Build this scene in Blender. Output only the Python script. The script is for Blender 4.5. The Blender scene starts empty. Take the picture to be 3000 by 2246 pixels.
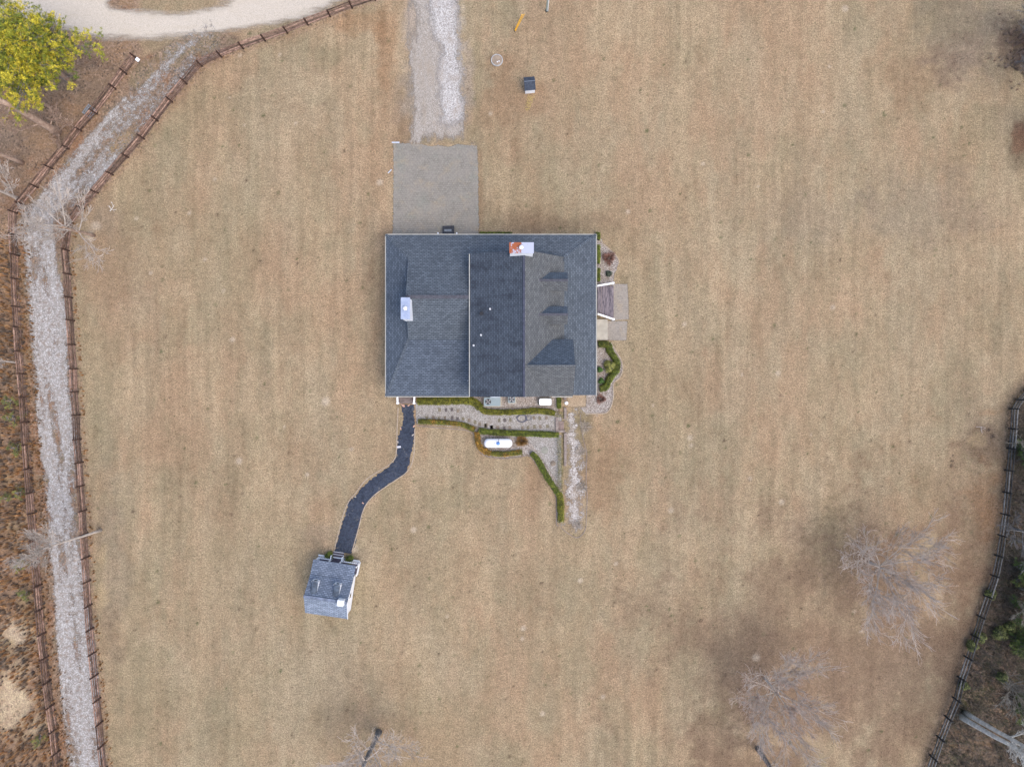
import bpy, math, random
import numpy as np
from mathutils import Vector
R = math.radians
sc = bpy.context.scene
col = sc.collection

# ------------------------------------------------------------------ camera, world, sun, exposure
H = 72.0            # drone height (m)
S = 28.0            # photograph pixels per metre on the ground
cam = bpy.data.objects.new('camera', bpy.data.cameras.new('camera'))
cam.data.sensor_width = 36.0
cam.data.lens = 36.0 * H / (3000.0 / S)
cam.data.clip_end = 6000
cam.location = (0, 0, H)
col.objects.link(cam); sc.camera = cam

SUN_DIR = Vector((0.76, -0.65, 0)).normalized()
SUN_EL = R(60)
w = bpy.data.worlds.new("World"); sc.world = w; w.use_nodes = True
wn = w.node_tree.nodes; wl = w.node_tree.links
bg = wn['Background']; sky = wn.new('ShaderNodeTexSky')
sky.sky_type = 'NISHITA'; sky.sun_disc = False
sky.sun_elevation = SUN_EL
sky.sun_rotation = math.atan2(SUN_DIR.x, SUN_DIR.y)
sky.air_density = 1.0; sky.dust_density = 3.0; sky.ozone_density = 1.0
wl.new(sky.outputs[0], bg.inputs[0]); bg.inputs[1].default_value = 0.15
sun = bpy.data.objects.new('sun', bpy.data.lights.new('sun', 'SUN'))
sun.data.energy = 0.7; sun.data.angle = R(56); sun.data.color = (1.0, 0.93, 0.84)
d = Vector((SUN_DIR.x * math.cos(SUN_EL), SUN_DIR.y * math.cos(SUN_EL), math.sin(SUN_EL)))
sun.rotation_euler = d.to_track_quat('Z', 'Y').to_euler()
col.objects.link(sun)
sc.view_settings.view_transform = 'Standard'
sc.view_settings.look = 'None'
sc.view_settings.exposure = 1.04
sc.view_settings.gamma = 1.0

# ------------------------------------------------------------------ helpers
def P(px, py, z=0.0):
    f = (1 - z / H) / S
    return Vector(((px - 1500) * f, (1123 - py) * f, z))
def PX(px, z=0.0): return (px - 1500) / S * (1 - z / H)
def PY(py, z=0.0): return (1123 - py) / S * (1 - z / H)

def lin(r, g, b):
    f = lambda c: ((c / 255 + .055) / 1.055) ** 2.4 if c > 10.3 else c / 255 / 12.92
    return (f(r), f(g), f(b))

class MB:
    """collects faces and links them as one mesh"""
    def __init__(s): s.v = []; s.f = []; s.c = []; s.cur = (1, 1, 1)
    def add(s, vs, fs):
        o = len(s.v); s.v.extend([tuple(p) for p in vs]); s.c.extend([s.cur] * len(vs))
        s.f.extend([tuple(i + o for i in f) for f in fs])
        return s
    def frame(s, c, ax, ay, az, sx, sy, sz):
        c = Vector(c); vs = []
        for k in (-.5, .5):
            for j in (-.5, .5):
                for i in (-.5, .5): vs.append(c + ax * (i * sx) + ay * (j * sy) + az * (k * sz))
        return s.add(vs, [(0, 2, 3, 1), (4, 5, 7, 6), (0, 1, 5, 4), (2, 6, 7, 3), (0, 4, 6, 2), (1, 3, 7, 5)])
    def box(s, c, sx, sy, sz, rz=0):
        return s.frame(c, Vector((math.cos(rz), math.sin(rz), 0)), Vector((-math.sin(rz), math.cos(rz), 0)), Vector((0, 0, 1)), sx, sy, sz)
    def beam(s, a, b, wdt, hgt):
        a = Vector(a); b = Vector(b); az = (b - a); L = az.length; az.normalize()
        up = Vector((0, 0, 1)) if abs(az.z) < .95 else Vector((0, 1, 0))
        ax = az.cross(up).normalized(); ay = ax.cross(az).normalized()
        return s.frame((a + b) / 2, ax, ay, az, wdt, hgt, L)
    def prism(s, pts, z0, z1):
        n = len(pts); vs = [(p[0], p[1], z0) for p in pts] + [(p[0], p[1], z1) for p in pts]
        area = sum(pts[i][0] * pts[(i + 1) % n][1] - pts[(i + 1) % n][0] * pts[i][1] for i in range(n))
        idx = list(range(n))
        if area < 0: idx = idx[::-1]
        fs = [tuple(i + n for i in idx), tuple(idx[::-1])]
        for k in range(n):
            a, b = idx[k], idx[(k + 1) % n]; fs.append((a, b, b + n, a + n))
        return s.add(vs, fs)
    def slab(s, pts, t, dirn=(0, 0, -1)):
        """polygon (3-D, any orientation) extruded along dirn by t"""
        pts = [Vector(p) for p in pts]; dn = Vector(dirn) * t; n = len(pts)
        nr = Vector((0, 0, 0))
        for i in range(n): nr += pts[i].cross(pts[(i + 1) % n])
        if nr.dot(dn) > 0: pts = pts[::-1]
        vs = pts + [p + dn for p in pts]
        fs = [tuple(range(n)), tuple(range(2 * n - 1, n - 1, -1))]
        for k in range(n): fs.append((k, k + n, (k + 1) % n + n, (k + 1) % n))
        return s.add(vs, fs)
    def tube(s, pts, rads, seg=5, cap=True):
        pts = [Vector(p) for p in pts]; vs = []; fs = []; n = len(pts)
        if not hasattr(rads, '__len__'): rads = [rads] * n
        prev = None
        for i in range(n):
            t = (pts[min(i + 1, n - 1)] - pts[max(i - 1, 0)])
            if t.length < 1e-6: t = Vector((0, 0, 1))
            t.normalize()
            a = prev - t * prev.dot(t) if prev is not None else t.cross(Vector((0.31, 0.2, 1)) if abs(t.z) < .9 else Vector((1, 0, 0.1)))
            if a.length < 1e-6: a = t.orthogonal()
            a.normalize(); prev = a; b = t.cross(a)
            for k in range(seg):
                q = 2 * math.pi * k / seg
                vs.append(pts[i] + (a * math.cos(q) + b * math.sin(q)) * rads[i])
        for i in range(n - 1):
            for k in range(seg):
                k2 = (k + 1) % seg
                fs.append((i * seg + k, i * seg + k2, (i + 1) * seg + k2, (i + 1) * seg + k))
        if cap and seg > 2:
            fs.append(tuple(range(seg))[::-1]); fs.append(tuple((n - 1) * seg + k for k in range(seg)))
        return s.add(vs, fs)
    def lathe(s, c, prof, seg=20, ax=None):
        """prof: list (r, h) ; axis z by default or a given frame (ax, ay, az)"""
        c = Vector(c); X, Y, Z = ax if ax else (Vector((1, 0, 0)), Vector((0, 1, 0)), Vector((0, 0, 1)))
        vs = []; fs = []; n = len(prof)
        for r, h in prof:
            for k in range(seg):
                q = 2 * math.pi * k / seg
                vs.append(c + X * (r * math.cos(q)) + Y * (r * math.sin(q)) + Z * h)
        for i in range(n - 1):
            for k in range(seg):
                k2 = (k + 1) % seg
                fs.append((i * seg + k, i * seg + k2, (i + 1) * seg + k2, (i + 1) * seg + k))
        fs.append(tuple(range(seg))[::-1]); fs.append(tuple((n - 1) * seg + k for k in range(seg)))
        return s.add(vs, fs)
    def quadleaf(s, c, n, size, rz, asp=.6):
        n = n.normalized(); a = n.orthogonal().normalized(); b = n.cross(a)
        a, b = a * math.cos(rz) + b * math.sin(rz), -a * math.sin(rz) + b * math.cos(rz)
        a *= size * .5; b *= size * .5 * asp
        return s.add([c - a, c + b - a * .1, c + a, c - b + a * .1], [(0, 1, 2, 3)])
    def build(s, name, mat, parent=None, smooth=False, uv=True):
        off = Vector((0, 0, 0))
        root = parent
        while root is not None:
            off += root.location; root = root.parent
        me = bpy.data.meshes.new(name)
        V = np.array(s.v, dtype=np.float64) - np.array(off)
        me.from_pydata(V.tolist(), [], s.f); me.update()
        if uv and len(s.f) < 20000:
            ul = me.uv_layers.new(name='UVMap')
            for p in me.polygons:
                n = p.normal
                u = Vector((0, 0, 1)).cross(n)
                u = Vector((1, 0, 0)) if u.length < .05 else u.normalized()
                vv = n.cross(u)
                for li in p.loop_indices:
                    co = me.vertices[me.loops[li].vertex_index].co
                    ul.data[li].uv = (co.dot(u), co.dot(vv))
        ca = me.attributes.new('Col', 'FLOAT_COLOR', 'POINT')
        arr = np.ones((len(s.v), 4), dtype=np.float32); arr[:, :3] = np.array(s.c, dtype=np.float32)
        ca.data.foreach_set('color', arr.ravel())
        if smooth: me.polygons.foreach_set('use_smooth', [True] * len(me.polygons))
        if mat: me.materials.append(mat)
        o = bpy.data.objects.new(name, me); col.objects.link(o)
        if parent is not None: o.parent = parent
        return o

def tag(o, label=None, cat=None, group=None, kind=None):
    if label: o['label'] = label
    if cat: o['category'] = cat
    if group: o['group'] = group
    if kind: o['kind'] = kind
    return o
def thing(name, label, cat, loc, group=None):
    o = bpy.data.objects.new(name, None); o.empty_display_size = .3
    o.location = loc; col.objects.link(o)
    return tag(o, label, cat, group)
def part(name, mb, mat, par, label=None, smooth=False):
    o = mb.build(name, mat, par, smooth)
    if label: o['label'] = label
    return o

# value noise in numpy
def _h(ix, iy, seed):
    n = (ix.astype(np.int64) * 374761393 + iy.astype(np.int64) * 668265263 + seed * 1442695041) & 0xffffffff
    n = ((n ^ (n >> 13)) * 1274126177) & 0xffffffff
    return ((n ^ (n >> 16)) & 0xffff) / 65535.0
def vn(x, y, seed=0):
    x = np.asarray(x, float); y = np.asarray(y, float)
    ix = np.floor(x); iy = np.floor(y); fx = x - ix; fy = y - iy
    fx = fx * fx * (3 - 2 * fx); fy = fy * fy * (3 - 2 * fy)
    a = _h(ix, iy, seed); b = _h(ix + 1, iy, seed); c = _h(ix, iy + 1, seed); e = _h(ix + 1, iy + 1, seed)
    return (a * (1 - fx) + b * fx) * (1 - fy) + (c * (1 - fx) + e * fx) * fy
def fbm(x, y, seed=0, oc=4):
    t = 0; a = .5; tot = 0
    for i in range(oc):
        t = t + a * vn(x * 2 ** i + 17.3 * i, y * 2 ** i + 9.1 * i, seed + i); tot += a; a *= .55
    return t / tot
def sstep(a, b, x):
    t = np.clip((x - a) / (b - a), 0, 1); return t * t * (3 - 2 * t)
def sdf_poly(x, y, poly):
    d = np.full(x.shape, 1e9); ins = np.zeros(x.shape, bool); n = len(poly)
    for i in range(n):
        ax, ay = poly[i]; bx, by = poly[(i + 1) % n]
        ex, ey = bx - ax, by - ay; L = ex * ex + ey * ey + 1e-12
        t = np.clip(((x - ax) * ex + (y - ay) * ey) / L, 0, 1)
        d = np.minimum(d, np.hypot(x - ax - t * ex, y - ay - t * ey))
        cond = ((ay > y) != (by > y))
        xi = ax + (y - ay) / (ey if abs(ey) > 1e-12 else 1e-12) * ex
        ins ^= cond & (x < xi)
    return np.where(ins, d, -d)
def sdf_line(x, y, pts):
    d = np.full(x.shape, 1e9)
    for (ax, ay), (bx, by) in zip(pts[:-1], pts[1:]):
        ex, ey = bx - ax, by - ay; L = ex * ex + ey * ey + 1e-12
        t = np.clip(((x - ax) * ex + (y - ay) * ey) / L, 0, 1)
        d = np.minimum(d, np.hypot(x - ax - t * ex, y - ay - t * ey))
    return d
def W2(pts): return [tuple(P(a, b)[:2]) for a, b in pts]
def spline(pts, n=6):
    """Catmull-Rom through points"""
    pts = [Vector(p) for p in pts]; out = []
    for i in range(len(pts) - 1):
        p0 = pts[max(i - 1, 0)]; p1 = pts[i]; p2 = pts[i + 1]; p3 = pts[min(i + 2, len(pts) - 1)]
        for k in range(n):
            t = k / n
            out.append(.5 * ((2 * p1) + (p2 - p0) * t + (2 * p0 - 5 * p1 + 4 * p2 - p3) * t * t + (3 * p1 - p0 - 3 * p2 + p3) * t ** 3))
    out.append(pts[-1]); return out

# ------------------------------------------------------------------ materials
class Mat:
    def __init__(s, name, rough=.8, spec=.3):
        m = bpy.data.materials.new(name); m.use_nodes = True; s.m = m
        s.n = m.node_tree.nodes; s.l = m.node_tree.links
        s.b = s.n['Principled BSDF']; s.b.inputs['Roughness'].default_value = rough
        s.b.inputs['Specular IOR Level'].default_value = spec
        s.out = s.n['Material Output']; s._c = {}
    def co(s, kind='Object'):
        if kind not in s._c:
            t = s.n.new('ShaderNodeTexCoord'); s._c[kind] = t.outputs[kind]
        return s._c[kind]
    def mp(s, src, sc_):
        k = s.n.new('ShaderNodeMapping'); s.l.new(src, k.inputs[0]); k.inputs['Scale'].default_value = sc_; return k.outputs[0]
    def noise(s, scale, det=3, rough=.6, src=None, dist=0):
        k = s.n.new('ShaderNodeTexNoise'); s.l.new(src or s.co(), k.inputs['Vector'])
        k.inputs['Scale'].default_value = scale; k.inputs['Detail'].default_value = det
        k.inputs['Roughness'].default_value = rough; k.inputs['Distortion'].default_value = dist
        return k.outputs[0]
    def vor(s, scale, src=None, out='Distance', feat='F1'):
        k = s.n.new('ShaderNodeTexVoronoi'); s.l.new(src or s.co(), k.inputs['Vector']); k.feature = feat
        k.inputs['Scale'].default_value = scale; return k.outputs[out]
    def attr(s, name, o='Color'):
        k = s.n.new('ShaderNodeAttribute'); k.attribute_name = name; return k.outputs[o]
    def _in(s, sock, v):
        if isinstance(v, (int, float)): sock.default_value = v
        elif isinstance(v, tuple): sock.default_value = v if len(v) == 4 else (*v, 1)
        else: s.l.new(v, sock)
    def math(s, op, a, b=0.0, c=0.0):
        k = s.n.new('ShaderNodeMath'); k.operation = op
        s._in(k.inputs[0], a); s._in(k.inputs[1], b); s._in(k.inputs[2], c); return k.outputs[0]
    def ramp(s, v, a, b, lo=0.0, hi=1.0):
        k = s.n.new('ShaderNodeMapRange'); k.interpolation_type = 'SMOOTHSTEP'
        s._in(k.inputs[0], v); k.inputs[1].default_value = a; k.inputs[2].default_value = b
        k.inputs[3].default_value = lo; k.inputs[4].default_value = hi; return k.outputs[0]
    def mix(s, f, a, b, blend='MIX'):
        k = s.n.new('ShaderNodeMix'); k.data_type = 'RGBA'; k.blend_type = blend
        s._in(k.inputs[0], f); s._in(k.inputs[6], a); s._in(k.inputs[7], b); return k.outputs[2]
    def scalec(s, c, f):
        k = s.n.new('ShaderNodeVectorMath'); k.operation = 'SCALE'; 
        if isinstance(c, tuple): k.inputs[0].default_value = c[:3]
        else: s.l.new(c, k.inputs[0])
        s._in(k.inputs[3], f); return k.outputs[0]
    def color(s, c): s._in(s.b.inputs['Base Color'], c); return s
    def bump(s, h, strength=.3, dist=.03):
        k = s.n.new('ShaderNodeBump'); k.inputs['Strength'].default_value = strength; k.inputs['Distance'].default_value = dist
        s.l.new(h, k.inputs['Height']); s.l.new(k.outputs[0], s.b.inputs['Normal']); return s
    def alpha(s, a): s._in(s.b.inputs['Alpha'], a); return s

def simple(name, c, rough=.7, var=.15, scale=3, metal=0, spec=.3, bump=0):
    m = Mat(name, rough, spec)
    n = m.noise(scale, 4); f = m.ramp(n, .25, .75, 1 - var, 1 + var)
    m.color(m.scalec(tuple(c), f)); m.b.inputs['Metallic'].default_value = metal
    if bump: m.bump(n, bump, .02)
    return m.m

WHITE = simple('white_paint', (.8, .81, .83), .5, .06, 2)
SIDING = None
def siding():
    m = Mat('white_siding', .55)
    k = m.n.new('ShaderNodeTexBrick'); m.l.new(m.co('UV'), k.inputs[0])
    k.inputs['Scale'].default_value = 1; k.inputs['Brick Width'].default_value = 3.6; k.inputs['Row Height'].default_value = .115
    k.inputs['Mortar Size'].default_value = .006; k.inputs['Color1'].default_value = (.78, .78, .77, 1)
    k.inputs['Color2'].default_value = (.74, .74, .73, 1); k.inputs['Mortar'].default_value = (.45, .45, .45, 1)
    m.color(k.outputs[0]); m.bump(k.outputs[1], -.4, .01); return m.m
SIDING = siding()

def shingle(name, c1, c2, stain=.25, stainscale=.35, stretch=(1, 1, 1), grime=(.03, .035, .045)):
    m = Mat(name, .9, .2)
    uv = m.co('UV')
    k = m.n.new('ShaderNodeTexBrick'); m.l.new(uv, k.inputs[0])
    k.offset = .5; k.inputs['Scale'].default_value = 1
    k.inputs['Brick Width'].default_value = .36; k.inputs['Row Height'].default_value = .17
    k.inputs['Mortar Size'].default_value = .030; k.inputs['Mortar Smooth'].default_value = .5; k.inputs['Bias'].default_value = -.15
    k.inputs['Color1'].default_value = (*[v * 1.12 for v in c1], 1); k.inputs['Color2'].default_value = (*[v * .9 for v in c2], 1)
    k.inputs['Mortar'].default_value = (*[v * .58 for v in c2], 1)
    big = m.noise(stainscale, 5, .65, m.mp(m.co(), stretch))
    c = m.mix(m.ramp(big, .45, .75, 0, stain), k.outputs[0], grime)
    mid = m.noise(2.2, 4, .7)
    c = m.scalec(c, m.ramp(mid, .2, .8, .84, 1.16))
    fine = m.noise(26, 3, .7)
    c = m.scalec(c, m.ramp(fine, .2, .8, .85, 1.15))
    at = m.attr('Col'); c = m.mix(1.0, c, at, 'MULTIPLY')
    m.color(c); m.bump(k.outputs[1], -.5, .012); return m.m
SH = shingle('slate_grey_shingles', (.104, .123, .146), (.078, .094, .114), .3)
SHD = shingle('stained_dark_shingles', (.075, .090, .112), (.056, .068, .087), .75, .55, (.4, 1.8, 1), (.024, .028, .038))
SHE = shingle('weathered_sunlit_shingles', (.122, .127, .130), (.094, .100, .106), .25, .5, (1, 1, 1), (.06, .062, .06))
SHC = shingle('blue_grey_shingles', (.18, .212, .27), (.12, .148, .197), .15)
CAPM = simple('ridge_cap_shingles', (.075, .075, .088), .9, .3, 4)
GUT = simple('cream_gutter', (.36, .35, .31), .5, .12, 2)
DARK = simple('dark_void', (.012, .013, .016), .5, .1)
GLASS = Mat('window_glass', .08, .6).color((.03, .04, .05)).m
FLUEM = simple('flue_metal', (.75, .75, .76), .4, .08, 5)
def capmetal():
    m = Mat('grey_cap_metal', .45); n = m.noise(2.5, 4, .7)
    m.color(m.mix(m.ramp(n, .35, .7, 0, 1), (.27, .32, .44), (.36, .41, .52))); return m.m
CAPMET = capmetal()
def rusty():
    m = Mat('rusty_cap_metal', .6); n = m.noise(1.7, 5, .62)
    g = m.n.new('ShaderNodeSeparateXYZ'); m.l.new(m.co(), g.inputs[0])
    bias = m.ramp(g.outputs[0], 1.8, 3.8, .13, -.13)
    f = m.ramp(m.math('ADD', n, bias), .5, .56)
    r = m.mix(m.noise(9, 4, .7), (.20, .045, .018), (.42, .13, .05))
    m.color(m.mix(f, (.40, .42, .51), r)); return m.m
RUST = rusty()
def wood(name, a, b, sx=(1, 1, 1), sc_=5):
    m = Mat(name, .85); n = m.noise(sc_, 5, .7, m.mp(m.co(), sx), .4)
    m.color(m.mix(1.0, m.mix(m.ramp(n, .3, .7), a, b), m.attr('Col'), 'MULTIPLY')); m.bump(n, .3, .01); return m.m
STEPW = wood('weathered_step_boards', (.045, .04, .055), (.26, .22, .23), (9, .8, 1), 1.6)
STEPW2 = wood('brown_step_boards', (.07, .055, .055), (.25, .20, .18), (.8, 9, 1), 1.6)
FENW = wood('brown_fence_wood', (.080, .047, .035), (.27, .175, .135), (1, 1, 1), 2.2)
FENP = wood('dark_fence_post', (.030, .017, .013), (.085, .045, .032), (1, 1, 1), 3)
FENG = wood('grey_fence_wood', (.055, .056, .056), (.17, .17, .165), (1, 1, 1), 3)
FENGP = wood('black_fence_post', (.012, .012, .013), (.04, .038, .036), (1, 1, 1), 3)
SLEEP = wood('grey_brown_sleeper', (.16, .125, .11), (.30, .25, .22), (1, 1, 1), 4)
PALE = wood('pale_edging_timber', (.28, .22, .165), (.42, .35, .27), (1, 1, 1), 4)
PALLET = wood('grey_pallet_wood', (.12, .14, .16), (.32, .35, .38), (1, 1, 1), 6)
BARK = wood('pale_grey_bark', (.33, .28, .24), (.55, .475, .41), (1, 1, 1), 3)
BARKT = wood('tan_bark', (.26, .17, .125), (.46, .34, .26), (1, 1, 1), 3)
BARKD = wood('dark_grey_bark', (.08, .08, .085), (.22, .215, .21), (1, 1, 1), 3)
TWIG = wood('reddish_twigs', (.42, .33, .28), (.58, .475, .41), (1, 1, 1), 3)
BARKM = wood('mid_grey_bark', (.15, .135, .11), (.29, .26, .215), (1, 1, 1), 3)
BARKW = wood('white_sycamore_bark', (.36, .345, .31), (.70, .67, .61), (1, 1, 1), 2.2)
CONC = simple('pale_concrete', (.40, .365, .30), .85, .16, 1.3, bump=.1)
BRICKM = simple('loose_brick', (.50, .31, .24), .85, .2, 8)
METG = simple('grey_metal_casing', (.22, .27, .285), .45, .06, 2)
METL = simple('light_metal', (.48, .53, .60), .4, .08, 2)
BLK = simple('black_plastic', (.02, .02, .024), .5, .2)
TANKM = Mat('white_tank_paint', .3, .5); TANKM.color(TANKM.mix(TANKM.ramp(TANKM.noise(3, 4), .3, .8, 0, .5), (.84, .85, .90), (.78, .80, .88))); TANKM = TANKM.m
BLUE = simple('blue_lid', (.10, .22, .50), .5, .1)
YEL = simple('yellow_plastic', (.80, .42, .04), .5, .08)
HOSE = simple('yellow_hose', (.46, .35, .13), .5, .1)
HOSED = simple('dark_hose', (.10, .10, .13), .5, .2)
STONE = simple('paver_stone', (.15, .13, .105), .9, .35, 5)
STONEG = simple('green_grey_stone', (.25, .245, .205), .9, .2, 6, bump=.2)
POLEM = simple('galvanised_pole', (.30, .36, .32), .5, .15)

def leafmat(name, rough=.6):
    m = Mat(name, rough, .3); a = m.attr('Col'); n = m.noise(6, 3)
    m.color(m.scalec(a, m.ramp(n, .3, .7, .8, 1.2)))
    return m.m
LEAF = leafmat('leaves'); STRAW = leafmat('dry_grass_blades', .8)

# ground
def groundmat():
    m = Mat('dry_lawn', .95, .1)
    a = m.attr('Col')
    n1 = m.noise(1.3, 5, .72); n2 = m.noise(7, 4, .75); n3 = m.noise(24, 2, .7)
    st = m.noise(1.0, 2, .5, m.mp(m.co(), (1.7, .05, 1)), .25)
    c = m.scalec(a, m.ramp(n1, .25, .75, .86, 1.14))
    zs = m.ramp(m.noise(.07, 2), .4, .6, .25, 1.0); stf = m.math('MULTIPLY_ADD', m.ramp(st, .35, .65, -.05, .05), zs, 1.0)
    c = m.scalec(c, stf)
    c = m.mix(m.ramp(n2, .49, .58, 0, .62), c, m.scalec(c, .52))
    c = m.mix(m.ramp(m.noise(4.2, 3, .8), .50, .60, 0, .46), c, m.scalec(c, .60))
    c = m.mix(m.ramp(n3, .48, .66, 0, .30), c, m.scalec(c, .55))
    c = m.mix(m.ramp(m.noise(9.0, 3, .75), .49, .58, 0, .68), c, m.scalec(c, 1.6))
    g5 = m.noise(2.4, 5, .8); c = m.mix(m.ramp(g5, .52, .62, 0, .36), c, m.scalec(c, .66)); c = m.mix(m.ramp(g5, .47, .38, 0, .34), c, m.scalec(c, 1.3))
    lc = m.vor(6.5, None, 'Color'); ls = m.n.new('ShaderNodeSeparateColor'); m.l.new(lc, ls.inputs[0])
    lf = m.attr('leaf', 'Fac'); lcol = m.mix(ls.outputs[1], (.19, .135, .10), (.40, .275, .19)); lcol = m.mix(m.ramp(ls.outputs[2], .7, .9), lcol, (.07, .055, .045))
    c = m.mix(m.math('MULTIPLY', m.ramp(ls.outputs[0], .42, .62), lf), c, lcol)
    vd = m.vor(1.7); vc = m.vor(1.7, None, 'Color'); vs_ = m.n.new('ShaderNodeSeparateColor'); m.l.new(vc, vs_.inputs[0])
    spk = m.math('MULTIPLY', m.ramp(m.math('ADD', vd, m.math('MULTIPLY', m.noise(12, 2), .18)), .26, .16), m.ramp(vs_.outputs[0], .70, .78))
    c = m.mix(m.math('MULTIPLY', spk, .8), c, m.mix(vs_.outputs[1], (.10, .10, .05), (.13, .085, .055)))
    # weed clumps
    sp = m.noise(2.6, 4, .72); zone = m.noise(.13, 2)
    wd = m.math('MULTIPLY', m.ramp(sp, .60, .67), m.ramp(zone, .42, .6, .2, .95))
    c = m.mix(m.math('MULTIPLY', wd, .55), c, (.085, .085, .045))
    m.color(c)
    m.bump(m.math('ADD', n2, n3), .55, .05); return m.m
GROUND = groundmat()

def gravelmat(name, base, dark, light, scale=14, soil=(.20, .15, .11), amp=1.2, soft=.25, nscale=.8, stretch=None, soilamt=.5, thr=.0, patch=.9):
    m = Mat(name, .9, .2)
    cell = m.vor(scale, None, 'Color'); sp = m.n.new('ShaderNodeSeparateColor'); m.l.new(cell, sp.inputs[0])
    c = m.mix(m.ramp(sp.outputs[0], .1, .9), dark, base)
    c = m.mix(m.ramp(sp.outputs[1], .55, 1), c, light)
    d = m.vor(scale); c = m.scalec(c, m.ramp(d, .25, .75, 1.08, .72))
    src = m.mp(m.co(), stretch) if stretch else None
    big = m.noise(patch, 5, .68, src)
    c = m.mix(m.ramp(big, .45, .72, 0, soilamt), c, soil)
    m.color(c); m.bump(d, -.18, .03)
    e = m.attr('edge', 'Fac')
    n = m.noise(nscale, 6, .7, src)
    e2 = m.math('MULTIPLY_ADD', m.math('SUBTRACT', n, .5), amp * 2, e)
    m.alpha(m.ramp(e2, thr - soft, thr + soft)); return m.m
WGRAV = gravelmat('white_gravel', (.47, .44, .41), (.30, .27, .245), (.62, .59, .56), 13, (.27, .215, .165), 1.5, .55, .9, (1, .6, 1), .55, .25)
DGRAV = gravelmat('dusty_gravel', (.37, .325, .28), (.27, .23, .19), (.46, .42, .37), 16, (.29, .235, .18), 3.6, .6, .42, (1, .35, 1), .9, 1.5)
PGRAV = gravelmat('pebble_bed', (.35, .30, .26), (.16, .125, .10), (.58, .54, .50), 20, (.21, .16, .12), .12, .05, 3, None, .6, .0, 1.4)
GGRAV = gravelmat('grey_pebble_bed', (.35, .325, .295), (.19, .17, .15), (.52, .50, .475), 20, (.23, .19, .155), .12, .05, 3, None, .5, .0, 1.4)
PGRAVS = gravelmat('scattered_pebbles', (.47, .42, .37), (.20, .16, .13), (.70, .67, .64), 17, (.24, .185, .135), 2.0, .5, 1.1, None, .95, .62, .7)
SAND = gravelmat('packed_sand', (.55, .48, .395), (.48, .42, .34), (.62, .555, .475), 26, (.44, .375, .29), 1.3, .55, .5, (.35, 1.6, 1), .55, .35, .45)
SOIL = gravelmat('bare_tan_soil', (.40, .30, .20), (.33, .25, .165), (.46, .36, .25), 12, (.30, .22, .15), .12, .08, 3, None, .4)
PATHG = Mat('path_gravel', .9, .2)
def pathmat():
    m = PATHG
    cell = m.vor(10, None, 'Color'); sp = m.n.new('ShaderNodeSeparateColor'); m.l.new(cell, sp.inputs[0])
    c = m.mix(sp.outputs[0], (.235, .215, .195), (.395, .37, .345)); c = m.mix(m.ramp(sp.outputs[1], .6, 1), c, (.53, .51, .49))
    c = m.mix(m.ramp(m.noise(2.2, 4, .7), .46, .66, 0, .75), c, (.23, .175, .135))
    m.color(c); m.bump(m.vor(10), -.12, .03)
    e = m.attr('edge', 'Fac'); n = m.noise(1.6, 6, .72); n2 = m.noise(8, 3, .7)
    e2 = m.math('ADD', m.math('MULTIPLY_ADD', m.math('SUBTRACT', n, .5), 1.9, e), m.math('MULTIPLY', m.math('SUBTRACT', n2, .5), 1.2))
    m.alpha(m.ramp(e2, .12, .80, 0, .9)); return m.m
PATHG = pathmat()

def pavermat(name, c1, c2, wd=.24, hh=.18, amp=.06, moss=(.20, .205, .17), soft=.05):
    m = Mat(name, .9, .2)
    k = m.n.new('ShaderNodeTexBrick'); m.l.new(m.mp(m.co(), (1, 1, 1)), k.inputs[0])
    wob = m.noise(3, 2)
    k.inputs['Scale'].default_value = 1; k.inputs['Brick Width'].default_value = wd; k.inputs['Row Height'].default_value = hh
    k.inputs['Mortar Size'].default_value = .020; k.inputs['Mortar Smooth'].default_value = .4
    k.inputs['Color1'].default_value = (*c1, 1); k.inputs['Color2'].default_value = (*c2, 1)
    k.inputs['Mortar'].default_value = (*[v * .74 for v in c2], 1)
    big = m.noise(.45, 5, .65); c = m.mix(m.ramp(big, .45, .7, 0, .6), k.outputs[0], moss)
    c = m.mix(m.ramp(m.noise(.7, 4, .65, None, .5), .48, .66, 0, .55), c, tuple(v * f for v, f in zip(c1, (1.18, 1.06, .88))))
    c = m.mix(m.ramp(m.noise(1.6, 5, .75), .58, .70, 0, .35), c, m.scalec(c, .6))
    plain = m.mix(m.ramp(m.noise(.8, 4, .7), .4, .6, 0, .75), c, m.scalec(tuple(c1), .95))
    c = m.scalec(plain, m.ramp(m.noise(5, 4, .75), .25, .75, .82, 1.2))
    m.color(c); m.bump(k.outputs[1], -.4, .015)
    e = m.math('MULTIPLY_ADD', m.math('SUBTRACT', m.noise(2.5, 4, .7), .5), amp * 2, m.attr('edge', 'Fac'))
    m.alpha(m.ramp(e, -soft, soft)); return m.m
PAVER = pavermat('worn_pavers', (.245, .222, .19), (.20, .183, .155), .26, .21, .22)
PAVER2 = pavermat('patio_pavers', (.29, .255, .215), (.25, .22, .185), .3, .2, .05, (.29, .26, .23))

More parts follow.
